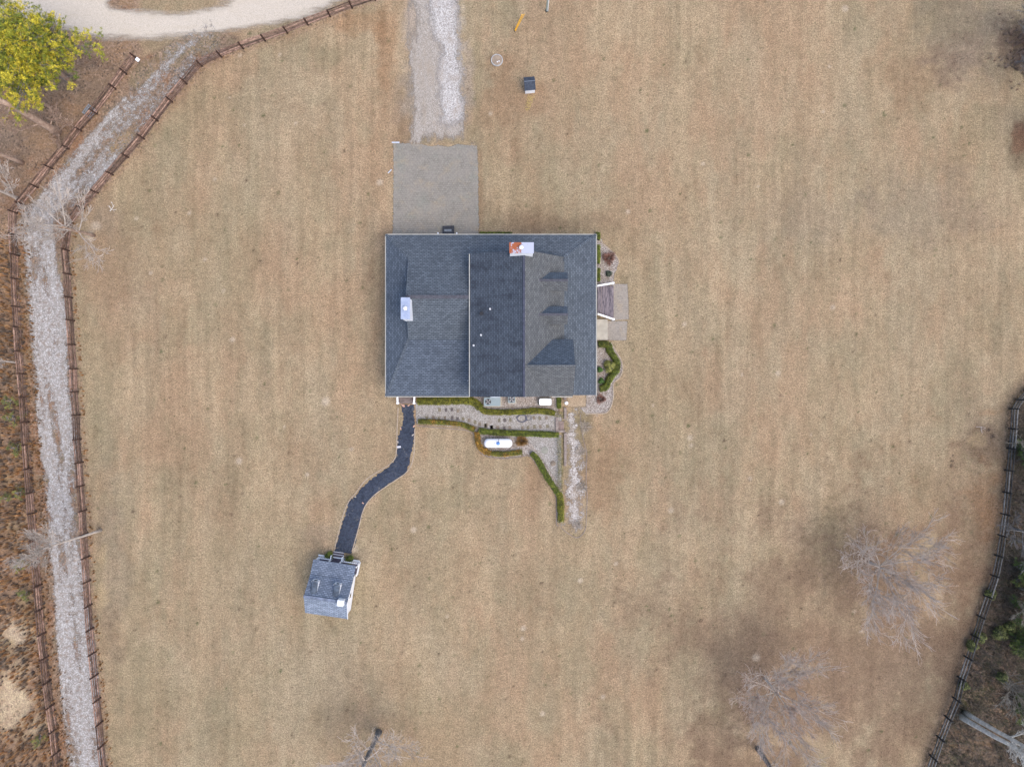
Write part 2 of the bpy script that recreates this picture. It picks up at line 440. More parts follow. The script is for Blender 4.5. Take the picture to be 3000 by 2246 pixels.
# ------------------------------------------------------------------ ground sheet
def sheet_from_grid(name, xs, ys, z, mat, attrs, keep=None):
    nx, ny = len(xs), len(ys)
    X, Y = np.meshgrid(xs, ys)
    Z = z if hasattr(z, 'shape') else np.full(X.shape, float(z))
    co = np.stack([X.ravel(), Y.ravel(), Z.ravel()], 1)
    i = np.arange(nx - 1); j = np.arange(ny - 1); I, J = np.meshgrid(i, j)
    a = (J * nx + I).ravel(); q = np.stack([a, a + 1, a + nx + 1, a + nx], 1)
    if keep is not None:
        kq = keep.ravel()[q].any(1); q = q[kq]
    used = np.zeros(len(co), bool); used[q.ravel()] = True
    remap = -np.ones(len(co), int); remap[used] = np.arange(used.sum()); q = remap[q]
    me = bpy.data.meshes.new(name)
    me.vertices.add(int(used.sum())); me.vertices.foreach_set('co', co[used].astype(np.float32).ravel())
    me.loops.add(q.size); me.loops.foreach_set('vertex_index', q.ravel().astype(np.int32))
    me.polygons.add(len(q)); me.polygons.foreach_set('loop_start', np.arange(0, q.size, 4, dtype=np.int32))
    me.polygons.foreach_set('loop_total', np.full(len(q), 4, dtype=np.int32)); me.update(calc_edges=True)
    for an, arr in attrs.items():
        if arr.ndim == 3:
            t = me.attributes.new(an, 'FLOAT_COLOR', 'POINT'); f = np.ones((int(used.sum()), 4), np.float32)
            f[:, :3] = arr.reshape(-1, 3)[used]; t.data.foreach_set('color', f.ravel())
        else:
            t = me.attributes.new(an, 'FLOAT', 'POINT'); t.data.foreach_set('value', arr.ravel()[used].astype(np.float32))
    me.polygons.foreach_set('use_smooth', [True] * len(q))
    me.materials.append(mat); o = bpy.data.objects.new(name, me); col.objects.link(o); return o

OUT_F = [(403, 175), (340, 262), (285, 335), (240, 385), (203, 437), (155, 495), (112, 550), (70, 600), (52, 625),
         (52, 690), (57, 750), (58, 820), (62, 900), (66, 960), (70, 1030), (76, 1095), (82, 1162), (86, 1235), (90, 1300),
         (96, 1370), (102, 1440), (106, 1500), (112, 1575), (124, 1710), (135, 1850), (150, 1990), (170, 2130), (184, 2260)]
IN_F = [(1100, 2), (1032, 25), (968, 50), (903, 74), (843, 98), (778, 121), (713, 143), (650, 168), (592, 195), (548, 247),
        (505, 300), (463, 355), (423, 408), (377, 462), (332, 513), (288, 566), (247, 612), (215, 655), (203, 735), (210, 805),
        (213, 873), (218, 940), (222, 1010), (228, 1080), (230, 1147), (236, 1215), (238, 1285), (244, 1353), (248, 1420),
        (254, 1492), (258, 1560), (262, 1628), (266, 1698), (270, 1768), (275, 1837), (282, 1906), (288, 1972), (295, 2042),
        (302, 2110), (308, 2175), (315, 2244), (322, 2312)]
RT_F = [(3045, 1080), (3000, 1143), (2975, 1170), (2958, 1197), (2955, 1255), (2950, 1312), (2944, 1376), (2938, 1440), (2932, 1503), (2923, 1565),
        (2914, 1624), (2902, 1682), (2882, 1742), (2862, 1800), (2845, 1857), (2825, 1920), (2805, 1980), (2790, 2040), (2767, 2095),
        (2744, 2153), (2724, 2210), (2704, 2268)]

def ground():
    fx = np.arange(-62, 62.01, .19); fy = np.arange(-48, 48.01, .19)
    far = [-2500, -1200, -600, -300, -160, -100, -80, -70]
    xs = np.array(far + list(fx) + [-v for v in far[::-1]]); ys = np.array([-2500, -1200, -600, -300, -160, -100, -70, -56] + list(fy) + [56, 70, 100, 160, 300, 600, 1200, 2500])
    X, Y = np.meshgrid(xs, ys)
    PXg = X * S + 1500; PYg = 1123 - Y * S
    A = np.array; L = lambda *c: A(lin(*c))
    K = .66
    tan1 = L(189, 168, 138) * K; tan2 = L(182, 165, 137) * K; pink = L(186, 158, 129) * K
    grn = L(150, 141, 113) * K; rust = L(160, 130, 103) * K; brown = L(128, 107, 89) * K; pale = L(205, 192, 172) * K
    wood_ = L(94, 84, 71) * K; grey = L(146, 134, 120) * K; rufous = L(166, 126, 92) * K; sand = L(205, 182, 142) * K
    C = np.empty(X.shape + (3,)); C[:] = tan2
    def lay(mask, c): C[:] = C * (1 - mask[..., None]) + c * mask[..., None]
    n0 = fbm(X * .22, Y * .09, 1, 5); n1 = .35 * fbm(X * .08, Y * .05, 12, 3) + .65 * fbm(X * .34 + 5, Y * .15, 11, 5); n2 = .4 * fbm(X * .07, Y * .07, 22, 3) + .6 * fbm(X * .28, Y * .2, 21, 5)
    nf = fbm(X * .8, Y * .8, 31, 4); nd = fbm(X * .3, Y * .3, 41, 4)
    n4 = fbm(X * .45, Y * .16, 61, 4)
    lay(sstep(.38, .60, n0) * .85, tan1)
    lay(sstep(.46, .62, n1) * .6, pink)
    lay(sstep(.49, .64, n2) * .30, grn)
    lay(sstep(.50, .70, n4) * .18, rust); lay(sstep(.48, .66, fbm(X * 1.2, Y * .5, 141, 4)) * .20, grn); lay(sstep(.5, .68, fbm(X * 1.5 + 9, Y * .8, 151, 4)) * .16, rust)
    lay(sstep(.55, .8, fbm(X * .25 + 40, Y * .1, 71, 4)) * .45, L(190, 174, 146) * K)
    C *= (.93 + .14 * fbm(X * .9, Y * .12, 81, 3))[..., None]
    nh = fbm(X * 2.2, Y * 2.2, 51, 3)
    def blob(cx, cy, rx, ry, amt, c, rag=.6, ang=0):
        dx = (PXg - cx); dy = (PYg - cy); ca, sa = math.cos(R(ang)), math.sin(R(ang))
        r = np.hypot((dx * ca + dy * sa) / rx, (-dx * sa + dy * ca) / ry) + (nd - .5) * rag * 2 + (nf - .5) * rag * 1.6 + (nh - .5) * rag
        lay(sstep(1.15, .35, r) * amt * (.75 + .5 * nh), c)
    # warm side margins
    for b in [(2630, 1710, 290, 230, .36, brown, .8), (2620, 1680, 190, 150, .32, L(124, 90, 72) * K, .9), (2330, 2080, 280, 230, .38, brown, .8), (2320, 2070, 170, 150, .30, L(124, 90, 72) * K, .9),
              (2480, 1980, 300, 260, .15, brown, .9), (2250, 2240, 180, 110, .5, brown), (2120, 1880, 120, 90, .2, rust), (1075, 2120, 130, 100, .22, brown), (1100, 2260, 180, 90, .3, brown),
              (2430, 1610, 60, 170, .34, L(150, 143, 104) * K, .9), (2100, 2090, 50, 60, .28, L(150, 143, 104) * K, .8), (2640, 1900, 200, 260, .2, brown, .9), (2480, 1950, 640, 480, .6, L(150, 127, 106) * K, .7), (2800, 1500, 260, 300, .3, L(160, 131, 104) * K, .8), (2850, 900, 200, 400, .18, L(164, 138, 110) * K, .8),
              (1690, 1310, 70, 90, .55, grn), (1750, 1400, 70, 150, .5, rust), (1690, 1230, 60, 30, .45, grn), (1320, 1460, 110, 50, .28, grn), (1090, 1510, 50, 40, .35, grn),
              (1100, 920, 34, 260, .2, brown), (1290, 690, 200, 14, .5, brown), (1650, 655, 190, 30, .35, brown), (1600, 640, 130, 40, .25, brown), (1480, 270, 70, 150, .55, rust), (1550, 300, 80, 70, .45, rust), (1400, 560, 20, 130, .4, rust),  # brown bands along the upper house wall paint its soft shade into the ground
              (1130, 120, 40, 220, .42, rufous), (1060, 60, 90, 50, .4, rufous), (960, 170, 60, 40, .3, grn), (1180, 330, 30, 120, .4, rust), (1200, 300, 60, 130, .35, grey), (1430, 330, 40, 110, .4, rust), (1400, 200, 20, 160, .45, grn),
              (1240, 408, 60, 16, .5, grn), (1320, 410, 50, 14, .6, grn), (1380, 390, 30, 40, .4, grn), (1100, 500, 24, 120, .3, rust),
              (2820, 100, 190, 150, .55, grey), (2700, 220, 120, 110, .4, rust), (2760, 60, 130, 80, .35, grn * .8), (2970, 150, 95, 80, .6, L(112, 92, 78) * K, .9), (3000, 80, 60, 50, .5, L(94, 78, 66) * K), (2990, 430, 40, 80, .5, L(110, 96, 80) * K, .9), (2800, 190, 120, 60, .4, L(128, 112, 100) * K, .9, -20), (2990, 400, 30, 60, .5, L(120, 72, 56) * K),
              (2880, 350, 60, 60, .4, grn), (2720, 600, 220, 120, .30, grey), (2400, 650, 180, 120, .22, grey), (2500, 1000, 150, 130, .2, grn),
              (2880, 1300, 90, 90, .6, brown), (2860, 1290, 34, 26, .5, sand), (2900, 1210, 40, 20, .5, rufous), (2890, 1470, 60, 120, .5, rufous), (2860, 1600, 60, 120, .3, brown), (2780, 1900, 60, 160, .45, brown), (2700, 2150, 50, 120, .45, brown),
              (300, 640, 60, 60, .35, grey), (330, 800, 110, 140, .35, rust), (300, 1150, 80, 240, .30, grn), (330, 1700, 60, 330, .35, grey), (400, 2000, 120, 200, .3, grn), (560, 1600, 200, 300, .18, grn), (660, 2100, 260, 160, .22, grn),
              (290, 1740, 30, 60, .45, sand), (300, 1640, 20, 40, .4, sand), (340, 1860, 60, 90, .3, brown), (420, 390, 120, 40, .25, grn), (700, 700, 100, 220, .18, grn), (820, 850, 80, 200, .2, pink),
              (1150, 1440, 40, 90, .2, grn), (1000, 1780, 110, 100, .2, grn), (1250, 1700, 140, 130, .22, pink), (870, 450, 110, 190, .22, pink), (560, 360, 80, 100, .3, grn),
              (640, 165, 60, 18, .5, rufous), (1560, 1430, 30, 120, .4, rust), (1580, 1420, 14, 60, .3, brown), (930, 1560, 60, 30, .3, grey), (1060, 1625, 30, 20, .3, grey)]:
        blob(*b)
    C *= (.90 + .20 * fbm(X * 1.5, Y * .55, 161, 4))[..., None]
    ms = fbm(X * 1.7 + .25 * np.sin(Y * .22), Y * .08, 171, 2) - .5; C *= (1 + .27 * ms * sstep(.38, .6, fbm(X * .07, Y * .07, 175, 2)))[..., None]
    # dusty drive approach and road shoulders
    blob(1225, 60, 46, 150, .65, L(190, 180, 170) * K); blob(1300, 60, 62, 150, .75, L(205, 196, 184) * K); blob(1205, 240, 40, 160, .45, L(176, 164, 150) * K)
    blob(1250, 330, 70, 90, .45, L(186, 172, 154) * K); blob(1300, 392, 90, 26, .5, L(188, 172, 152) * K); blob(1370, 250, 20, 130, .5, L(172, 160, 150) * K)
    # top left margin, between fences, wild strip, woods
    op = W2([(420, 160)] + OUT_F + [(184, 2500), (-3000, 2500), (-3000, -1500), (420, -1500)])
    sd = sdf_poly(X, Y, op) + (nd - .5) * 1.5
    base = brown * (1.25 + .6 * nf[..., None])
    lay(sstep(-.4, .6, sd) * .92, base)
    lay(sstep(-.4, .6, sd) * sstep(.5, .62, fbm(X * .5, Y * .9, 91, 4)) * .5, L(158, 118, 90) * K)
    lay(sstep(-.4, .6, sd) * sstep(.55, .65, fbm(X * .35, Y * .35, 95, 4)) * .45, L(120, 108, 98) * K); lay(sstep(-.4, .6, sd) * sstep(.5, .6, fbm(X * .6 + 3, Y * .8, 195, 4)) * .5, L(176, 146, 116) * K)
    for b in [(30, 2060, 115, 100, .95, L(226, 206, 172) * K, .8), (45, 1860, 50, 60, .9, L(222, 204, 176) * K, .8), (15, 1900, 30, 30, .7, sand, .8), (75, 1790, 30, 60, .5, sand, .8), (20, 1400, 26, 40, .5, sand, .8), (50, 1540, 30, 50, .5, sand, .8), (15, 400, 40, 40, .4, grey), (200, 260, 160, 60, .3, grey)]: blob(*b)
    between = W2([(403, 175), (600, 60), (700, 110)] + IN_F[7:] + [(322, 2500), (184, 2500)] + OUT_F[::-1])
    sdb = sdf_poly(X, Y, between) + (nd - .5) * .6
    lay(sstep(-.15, .35, sdb) * .85, L(140, 120, 104) * K)
    lay(sstep(-.15, .35, sdb) * sstep(.5, .6, fbm(X * .7, Y * .5, 97, 4)) * .6, L(158, 116, 88) * K)
    lay(sstep(-.15, .35, sdb) * sstep(.55, .65, fbm(X * .6, Y * .6, 99, 4)) * .5, grn)
    blob(350, 430, 26, 60, .5, L(188, 164, 120) * K, .5, 35); blob(300, 375, 30, 60, .45, rust, .5, 40)
    blob(540, 140, 160, 34, .55, L(150, 136, 112) * K); blob(250, 130, 90, 30, .4, rust)
    # orange leaf drift along the fences
    for F, am in ((OUT_F, .75), (IN_F, .45)):
        dl = sdf_line(X, Y, W2(F)) + (nf - .5) * .9
        lay(sstep(.6, .1, dl) * am * .65, L(156, 118, 90) * K)
    road = sdf_line(X, Y, W2([(-500, 60), (100, 40), (300, 70), (560, 70), (800, 40), (1000, -60), (1300, -120)]))
    rt = W2([(3200, 850), (3045, 1080)] + RT_F[1:] + [(2600, 2700), (6000, 2700), (6000, 850)])
    sr = sdf_poly(X, Y, rt) + (nd - .5) * 1.6
    lay(sstep(-1.8, .1, sr) * .45, brown * .8)
    lay(sstep(-.35, .35, sr) * .95, wood_ * (.75 + .5 * nf[..., None]))
    lay(sstep(-.1, .6, sr) * sstep(.5, .62, fbm(X * .35, Y * .35, 101, 4)) * .6, L(122, 98, 80) * K)
    lay(sstep(-.1, .6, sr) * sstep(.56, .68, fbm(X * .3, Y * .3, 105, 4)) * .5, L(82, 90, 50) * K)
    blob(2900, 2180, 90, 60, .5, rust); blob(2960, 1960, 40, 30, .5, L(150, 128, 120) * K)
    # far surroundings
    dist = np.hypot(X, Y * 1.2)
    lay(sstep(75, 150, dist) * .8, brown)
    # pale bare spots
    rnd = random.Random(4)
    spots = [(680, 995, 9), (955, 1175, 14), (700, 1350, 12), (1037, 1607, 12), (1212, 1552, 10), (400, 640, 6), (1030, 1315, 6), (2476, 25, 10), (2430, 195, 5), (2411, 283, 4),
             (2280, 1093, 9), (2022, 1282, 10), (2025, 1305, 7), (2197, 1402, 8), (2174, 1098, 5), (1767, 2040, 8), (1533, 1840, 8), (2370, 1955, 8), (1590, 2090, 8), (1530, 1870, 6), (900, 1390, 7), (1310, 1805, 5),
             (630, 525, 6), (555, 625, 6), (600, 760, 6), (442, 800, 6), (655, 852, 5), (280, 660, 16), (262, 690, 14), (820, 160, 5), (1113, 535, 10), (703, 163, 7), (2215, 1925, 12), (2290, 1470, 9), (2440, 900, 8), (1965, 1495, 9), (1700, 1700, 8), (2005, 950, 7), (1840, 620, 7), (2060, 480, 7)]
    for _ in range(12): spots.append((rnd.uniform(300, 2700), rnd.uniform(150, 2200), rnd.uniform(3, 7)))
    for cx, cy, r in spots:
        rr = np.hypot(PXg - cx, PYg - cy) / r; lay(sstep(1.35, .3, rr + (nf - .5) * .6) * .72, L(216, 200, 178) * K)
    for cx, cy, r in [(2792, 1335, 4), (2789, 1350, 5), (2787, 1363, 5), (2908, 1278, 8), (2896, 1258, 6), (545, 190, 3), (1265, 465, 4), (1330, 470, 4)]:
        rr = np.hypot(PXg - cx, PYg - cy) / r; lay(sstep(1.3, .4, rr) * .85, A((.03, .025, .022)))
    for _ in range(420):
        cx, cy = rnd.uniform(280, 2850), rnd.uniform(60, 2240); r = rnd.uniform(2.5, 5.5)
        i0 = np.searchsorted(xs, PX(cx - 12)); i1 = np.searchsorted(xs, PX(cx + 12)); j0 = np.searchsorted(ys, PY(cy + 12)); j1 = np.searchsorted(ys, PY(cy - 12))
        sl = (slice(j0, j1), slice(i0, i1)); rr = np.hypot(PXg[sl] - cx, PYg[sl] - cy) / r
        mk = (sstep(1.4, .4, rr) * rnd.uniform(.5, .95))[..., None]
        C[sl] = C[sl] * (1 - mk) + (A((.085, .095, .045)) if rnd.random() < .6 else A((.10, .07, .05))) * mk
    C *= A((.985, .95, .90))
    LF = np.clip(sstep(-.4, .6, sd) * .55 + sstep(-.15, .35, sdb) * .6, 0, .6)
    for F in (OUT_F, IN_F): LF = np.maximum(LF, sstep(1.0, .1, sdf_line(X, Y, W2(F)) + (nf - .5) * .9) * .6)
    LF = np.maximum(LF, sstep(-1.2, .5, sr) * .5)
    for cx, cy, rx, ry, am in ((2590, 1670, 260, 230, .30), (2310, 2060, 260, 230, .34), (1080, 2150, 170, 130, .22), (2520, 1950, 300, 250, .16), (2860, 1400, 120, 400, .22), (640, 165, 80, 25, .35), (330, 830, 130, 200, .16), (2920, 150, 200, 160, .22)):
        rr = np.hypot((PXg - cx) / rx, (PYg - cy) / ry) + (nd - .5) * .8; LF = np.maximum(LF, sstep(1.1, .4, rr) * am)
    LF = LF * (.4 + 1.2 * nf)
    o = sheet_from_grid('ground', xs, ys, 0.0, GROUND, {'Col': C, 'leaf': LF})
    tag(o, kind='structure')
ground()

def blob_sheet(name, pts, mat, z=.004, res=.12, margin=.3, extra=None, wpts=False):
    poly = pts if wpts else W2(pts)
    a = np.array(poly); m = margin
    xs = np.arange(a[:, 0].min() - m, a[:, 0].max() + m + res, res); ys = np.arange(a[:, 1].min() - m, a[:, 1].max() + m + res, res)
    X, Y = np.meshgrid(xs, ys); sd = sdf_poly(X, Y, poly)
    if extra: sd = extra(X, Y, sd)
    o = sheet_from_grid(name, xs, ys, z, mat, {'edge': sd}, sd > -m)
    return tag(o, kind='structure')

# dirt road
blob_sheet('dirt_road', [(-400, -60), (330, -60), (330, 12), (400, 25), (450, 30), (520, 34), (560, 26), (610, 14), (660, 0), (740, -60), (1130, -60), (1040, -10), (1000, 10),
           (940, 38), (880, 60), (820, 76), (760, 90), (700, 98), (640, 104), (580, 110), (500, 112), (420, 118), (350, 124), (300, 126), (240, 114), (190, 96), (120, 84), (60, 90), (-100, 110), (-400, 130)], SAND, .004, .3, 1.5)
# gravel drive core
blob_sheet('gravel_driveway', [(1243, -60), (1340, -60), (1345, 60), (1350, 120), (1356, 200), (1362, 290), (1364, 350), (1348, 362), (1318, 370), (1290, 360), (1282, 300), (1281, 200), (1284, 130), (1268, 110), (1255, 60)], WGRAV, .012, .12, .8)
blob_sheet('dusty_driveway', [(1168, -80), (1372, -80), (1376, 100), (1384, 250), (1392, 360), (1396, 445), (1175, 445), (1170, 330), (1165, 200), (1165, 100)], DGRAV, .008, .15, .6)
# gravel path between the fences
def path():
    cl = [P(*p) for p in [(640, 105), (560, 145), (500, 205), (440, 275), (380, 345), (315, 415), (250, 490), (180, 570), (125, 640), (122, 700), (128, 800), (138, 900), (145, 1000), (155, 1100), (163, 1200), (172, 1300), (184, 1400), (192, 1500), (198, 1600), (210, 1700), (218, 1800), (225, 1900), (232, 2000), (240, 2100), (252, 2200), (262, 2330)]]
    cl = spline(cl, 14); n = len(cl); hw = 2.3; K = 27; rows = []; at = []; L = 0
    for i, p in enumerate(cl):
        t = (cl[min(i + 1, n - 1)] - cl[max(i - 1, 0)]).normalized(); nr = Vector((-t.y, t.x, 0))
        if i: L += (cl[i] - cl[i - 1]).length
        for k in range(K):
            u = k / (K - 1) * 2 - 1; rows.append(p + nr * (u * hw)); at.append((u, L))
    U = np.array([a[0] for a in at]); V = np.array([a[1] for a in at])
    # u = +1 is towards the house side
    wob = .5 * (vn(V * .12, V * 0, 5) - .5) + .3 * (vn(V * .5, V * 0, 6) - .5); tr1 = np.exp(-((U + .30 + wob) / (.26 + .34 * vn(V * .2, V * 0, 8))) ** 2); tr2 = np.exp(-((U - .36 + wob) / (.16 + .28 * vn(V * .25, V * 0, 3))) ** 2)
    full = sstep(52, 72, V) * np.exp(-(U / .66) ** 6)
    e = .50 * np.maximum(tr1, tr2 * .9) + 1.9 * (fbm(U * 2.6, V * .16, 7, 5) - .5) + .36
    e = np.maximum(e, full * (.62 + .4 * (fbm(U * 3, V * .25, 9, 4) - .4)))
    e += .9 * (fbm(U * 5, V * .35, 17, 4) - .5)
    e *= .55 + .45 * sstep(6, 26, V)
    e *= sstep(1.0, .72, np.abs(U))
    fs = [(i * K + k, i * K + k + 1, (i + 1) * K + k + 1, (i + 1) * K + k) for i in range(n - 1) for k in range(K - 1)]
    me = bpy.data.meshes.new('gravel_path'); me.from_pydata([(v.x, v.y, .008) for v in rows], [], fs); me.update()
    me.attributes.new('edge', 'FLOAT', 'POINT').data.foreach_set('value', e.astype(np.float32))
    me.materials.append(PATHG); o = bpy.data.objects.new('gravel_path', me); col.objects.link(o); tag(o, kind='structure')
path()
# parking pad
blob_sheet('paved_pad', [(1152, 417), (1180, 420), (1240, 423), (1262, 430), (1285, 425), (1315, 431), (1340, 422), (1362, 426), (1398, 427), (1401, 500), (1402, 600), (1403, 690), (1151, 690), (1152, 600), (1153, 500)], PAVER, .012, .1, .2)
blob_sheet('patio', [(1793, 832), (1838, 832), (1841, 880), (1842, 935), (1795, 938)], PAVER2, .012, .06, .1)
blob_sheet('lower_patio', [(1779, 940), (1838, 941), (1835, 997), (1779, 996)], PAVER2, .016, .06, .1)
# beds
blob_sheet('garden_bed', [(1368, 1150), (1640, 1150), (1640, 1215), (1420, 1210), (1395, 1185)], PGRAV, .006, .1, .1)
blob_sheet('garden_path', [(1217, 1180), (1370, 1176), (1398, 1190), (1420, 1208), (1450, 1212), (1645, 1214), (1645, 1266), (1560, 1266), (1450, 1262), (1400, 1256), (1365, 1247), (1300, 1244), (1220, 1242)], GGRAV, .010, .1, .1)
blob_sheet('tank_bed', [(1396, 1262), (1645, 1275), (1645, 1430), (1632, 1442), (1590, 1375), (1552, 1322), (1542, 1330), (1500, 1336), (1440, 1336), (1408, 1316)], GGRAV, .014, .1, .1)
blob_sheet('hedge_border', [(1220, 1240), (1300, 1247), (1360, 1252), (1385, 1262), (1396, 1275), (1394, 1300), (1405, 1322), (1425, 1335), (1470, 1341), (1520, 1337), (1545, 1331), (1562, 1340), (1600, 1405), (1626, 1440), (1632, 1470), (1632, 1530), (1650, 1530), (1650, 1440), (1560, 1300), (1400, 1250), (1220, 1232)], PGRAV, .0185, .1, .1)
blob_sheet('side_bed', [(1648, 1195), (1717, 1186), (1775, 1205), (1775, 1212), (1700, 1213), (1702, 1250), (1708, 1290), (1718, 1330), (1716, 1400), (1719, 1450), (1717, 1510), (1713, 1550), (1692, 1571), (1668, 1562), (1640, 1538), (1652, 1515), (1650, 1450), (1652, 1350)], PGRAVS, .006, .1, .4)
blob_sheet('corner_bed', [(1717, 1140), (1797, 1128), (1797, 1160), (1790, 1188), (1775, 1208), (1715, 1212), (1700, 1195), (1717, 1190)], PGRAV, .0105, .1, .1)
blob_sheet('soil_patch', [(1662, 1150), (1717, 1150), (1716, 1190), (1662, 1192)], SOIL, .0145, .1, .15)
blob_sheet('front_bed', [(1748, 1003), (1792, 1003), (1798, 1018), (1813, 1042), (1822, 1062), (1823, 1085), (1813, 1106), (1799, 1118), (1794, 1132), (1748, 1142)], PGRAV, .0145, .08, .08)
blob_sheet('entrance_bed', [(1745, 696), (1762, 700), (1768, 712), (1790, 732), (1808, 752), (1812, 770), (1806, 790), (1799, 805), (1798, 831), (1745, 833)], PGRAV, .006, .08, .1)

def ribbon(name, pts, wdt, hgt, mat, label, cat, z=0, group=None, n=5):
    c = spline([P(*p) for p in pts], n); mb = MB(); m = len(c); vs = []; fs = []
    for i, p in enumerate(c):
        t = (c[min(i + 1, m - 1)] - c[max(i - 1, 0)]).normalized(); nr = Vector((-t.y, t.x, 0)) * wdt / 2
        vs += [p - nr + Vector((0, 0, z)), p + nr + Vector((0, 0, z)), p + nr + Vector((0, 0, z + hgt)), p - nr + Vector((0, 0, z + hgt))]
    for i in range(m - 1):
        for k in range(4): fs.append((i * 4 + k, i * 4 + (k + 1) % 4, i * 4 + 4 + (k + 1) % 4, i * 4 + 4 + k))
    fs += [(0, 1, 2, 3), (4 * m - 1, 4 * m - 2, 4 * m - 3, 4 * m - 4)]
    mb.add(vs, fs); o = mb.build(name, mat); return tag(o, label, cat, group)
ribbon('garden_edging', [(1791, 1003), (1797, 1016), (1812, 1040), (1822, 1060), (1824, 1085), (1815, 1106), (1800, 1119), (1796, 1132), (1797, 1160), (1790, 1190), (1775, 1209), (1745, 1211), (1715, 1212)], .1, .07, PALE, 'pale timber edging curving around the front hedge bed to the house corner', 'edging')
ribbon('garden_edging', [(1757, 700), (1768, 716), (1785, 730), (1797, 740), (1810, 757), (1813, 772)], .08, .06, PALE, 'thin pale edging beside the bed of red twigs near the upper right house corner', 'edging')
ribbon('garden_edging', [(1222, 1247), (1300, 1254), (1360, 1259), (1383, 1268), (1392, 1282), (1394, 1303), (1405, 1322), (1425, 1336), (1470, 1343), (1520, 1339), (1545, 1334), (1560, 1343), (1578, 1370), (1600, 1405), (1624, 1440), (1630, 1470), (1630, 1530), (1636, 1540)], .07, .06, SLEEP, 'thin grey edging following the lower hedges around the gas tank', 'edging')
ribbon('garden_edging', [(1700, 1213), (1703, 1250), (1710, 1290), (1719, 1330), (1717, 1400), (1720, 1450), (1718, 1510), (1714, 1552), (1692, 1574), (1666, 1563), (1642, 1543)], .06, .05, SLEEP, 'worn edging around the long pebble strip below the house corner', 'edging')
fl = [(718, 145), (710, 300), (705, 450), (697, 600), (670, 660), (600, 720), (480, 790), (390, 860), (300, 980), (240, 1050), (190, 1170), (150, 1320), (115, 1450), (100, 1520)]
fr = [(880, 350), (875, 500), (868, 620), (840, 710), (790, 780), (720, 830), (600, 910), (490, 990), (410, 1080), (370, 1170), (345, 1270), (310, 1400), (270, 1540)]
fc = lambda p: (950 + p[0] / 3.313, 1150 + p[1] / 3.313)
ribbon('path_edging', [fc(p) for p in fl], .09, .07, PALE, 'pale timber edging on the lawn side, left of the dark winding path', 'edging')
ribbon('path_edging', [fc(p) for p in fr], .09, .07, PALE, 'pale timber edging on the right of the dark winding path', 'edging')

# landscape fabric
def fabric():
    le = [(745, 118), (765, 200), (770, 240), (760, 310), (740, 370), (715, 440), (708, 540), (690, 640), (625, 715), (520, 790), (440, 850), (370, 920), (300, 1010), (240, 1050), (215, 1150), (180, 1250), (150, 1350), (120, 1450), (98, 1535)]
    re_ = [(865, 118), (870, 200), (874, 260), (878, 330), (872, 450), (855, 540), (835, 640), (800, 770), (745, 815), (600, 905), (520, 965), (440, 1050), (395, 1110), (370, 1170), (350, 1270), (335, 1320), (315, 1390), (295, 1470), (262, 1560)]
    lw = spline([P(*fc(p)) for p in le], 10); rw = spline([P(*fc(p)) for p in re_], 10)
    m = Mat('black_landscape_fabric', .75, .3)
    n = m.noise(2.2, 5, .7, None, 1.2); folds = m.noise(1.1, 3, .6, None, 2.5)
    c = m.mix(m.ramp(n, .3, .7), (.024, .032, .050), (.052, .064, .094))
    ridg = m.math('ABSOLUTE', m.math('SUBTRACT', folds, .5)); c = m.mix(m.ramp(ridg, 0, .02, .6, 0), c, (.016, .02, .034))
    debris = m.math('MULTIPLY', m.ramp(m.noise(1.7, 6, .8, None, .8), .56, .66), m.ramp(m.noise(.45, 2), .42, .55)); c = m.mix(m.math('MULTIPLY', debris, .7), c, (.20, .18, .155)); c = m.mix(m.ramp(m.math('ABSOLUTE', m.math('SUBTRACT', m.noise(.9, 3, .6, m.mp(m.co(), (1, 1, 1)), 3.5), .5)), 0, .012, .45, 0), c, (.13, .145, .19))
    m.color(c); m.bump(m.math('ADD', n, folds), 1.0, .22)
    K = 12; vs = []; fs = []; rnd = random.Random(5)
    for i, (a, b) in enumerate(zip(lw, rw)):
        for k in range(K + 1):
            t = k / K; p = a.lerp(b, t)
            if k in (0, K):
                nr = (b - a).normalized(); p = p + nr * ((vn(i * .5, k, 3) - .5) * .22)
            z = .035 + .16 * abs(float(fbm(np.array(p.x * 1.3), np.array(p.y * 1.3), 5, 3)) - .5) * 2 * math.sin(math.pi * t) + (0.0 if 0 < k < K else -.02)
            vs.append((p.x, p.y, z))
    for i in range(len(lw) - 1):
        for k in range(K): a = i * (K + 1) + k; fs.append((a, a + K + 1, a + K + 2, a + 1))
    mb = MB(); mb.add(vs, fs); o = mb.build('landscape_fabric', m.m, None, True)
    tag(o, 'creased black landscape fabric winding from the house steps down to the cottage', 'ground cloth')
fabric()
rnd = random.Random(8)
for i, (x, y, a, w_, lab) in enumerate([(757, 117, 10, .24, 'loose brick lying at the foot of the side steps, nearest the lawn'), (775, 128, 70, .24, 'tilted loose brick second from the lawn below the side steps'), (765, 131, 30, .22, 'loose brick half hidden behind two others below the side steps'), (820, 123, -35, .26, 'slanted loose brick on top of the fabric below the side steps'),
                        (870, 325, -60, .26, 'reddish brick on the right edge of the fabric near the lower hedge end'), (742, 345, 75, .2, 'pinkish brick on the left edge of the fabric across from the hedge'), (860, 410, -40, .24, 'pale brick on the right edge of the fabric below the reddish one'),
                        (714, 478, 80, .2, 'small pale brick on the left fabric edge just above the white block'), (302, 1010, 20, .16, 'small white block at the left fabric corner half way down the path'), (375, 1070, 40, .2, 'brick holding the fabric near the folded opening')]):
    p = P(*fc((x, y)), .11); mb = MB().box(p, w_, .11, .07, R(-a)); tag(mb.build('brick', BRICKM if 'white' not in lab and 'pale' not in lab else simple('pale_block', (.42, .38, .34))), lab, 'brick', 'loose bricks holding down the fabric')
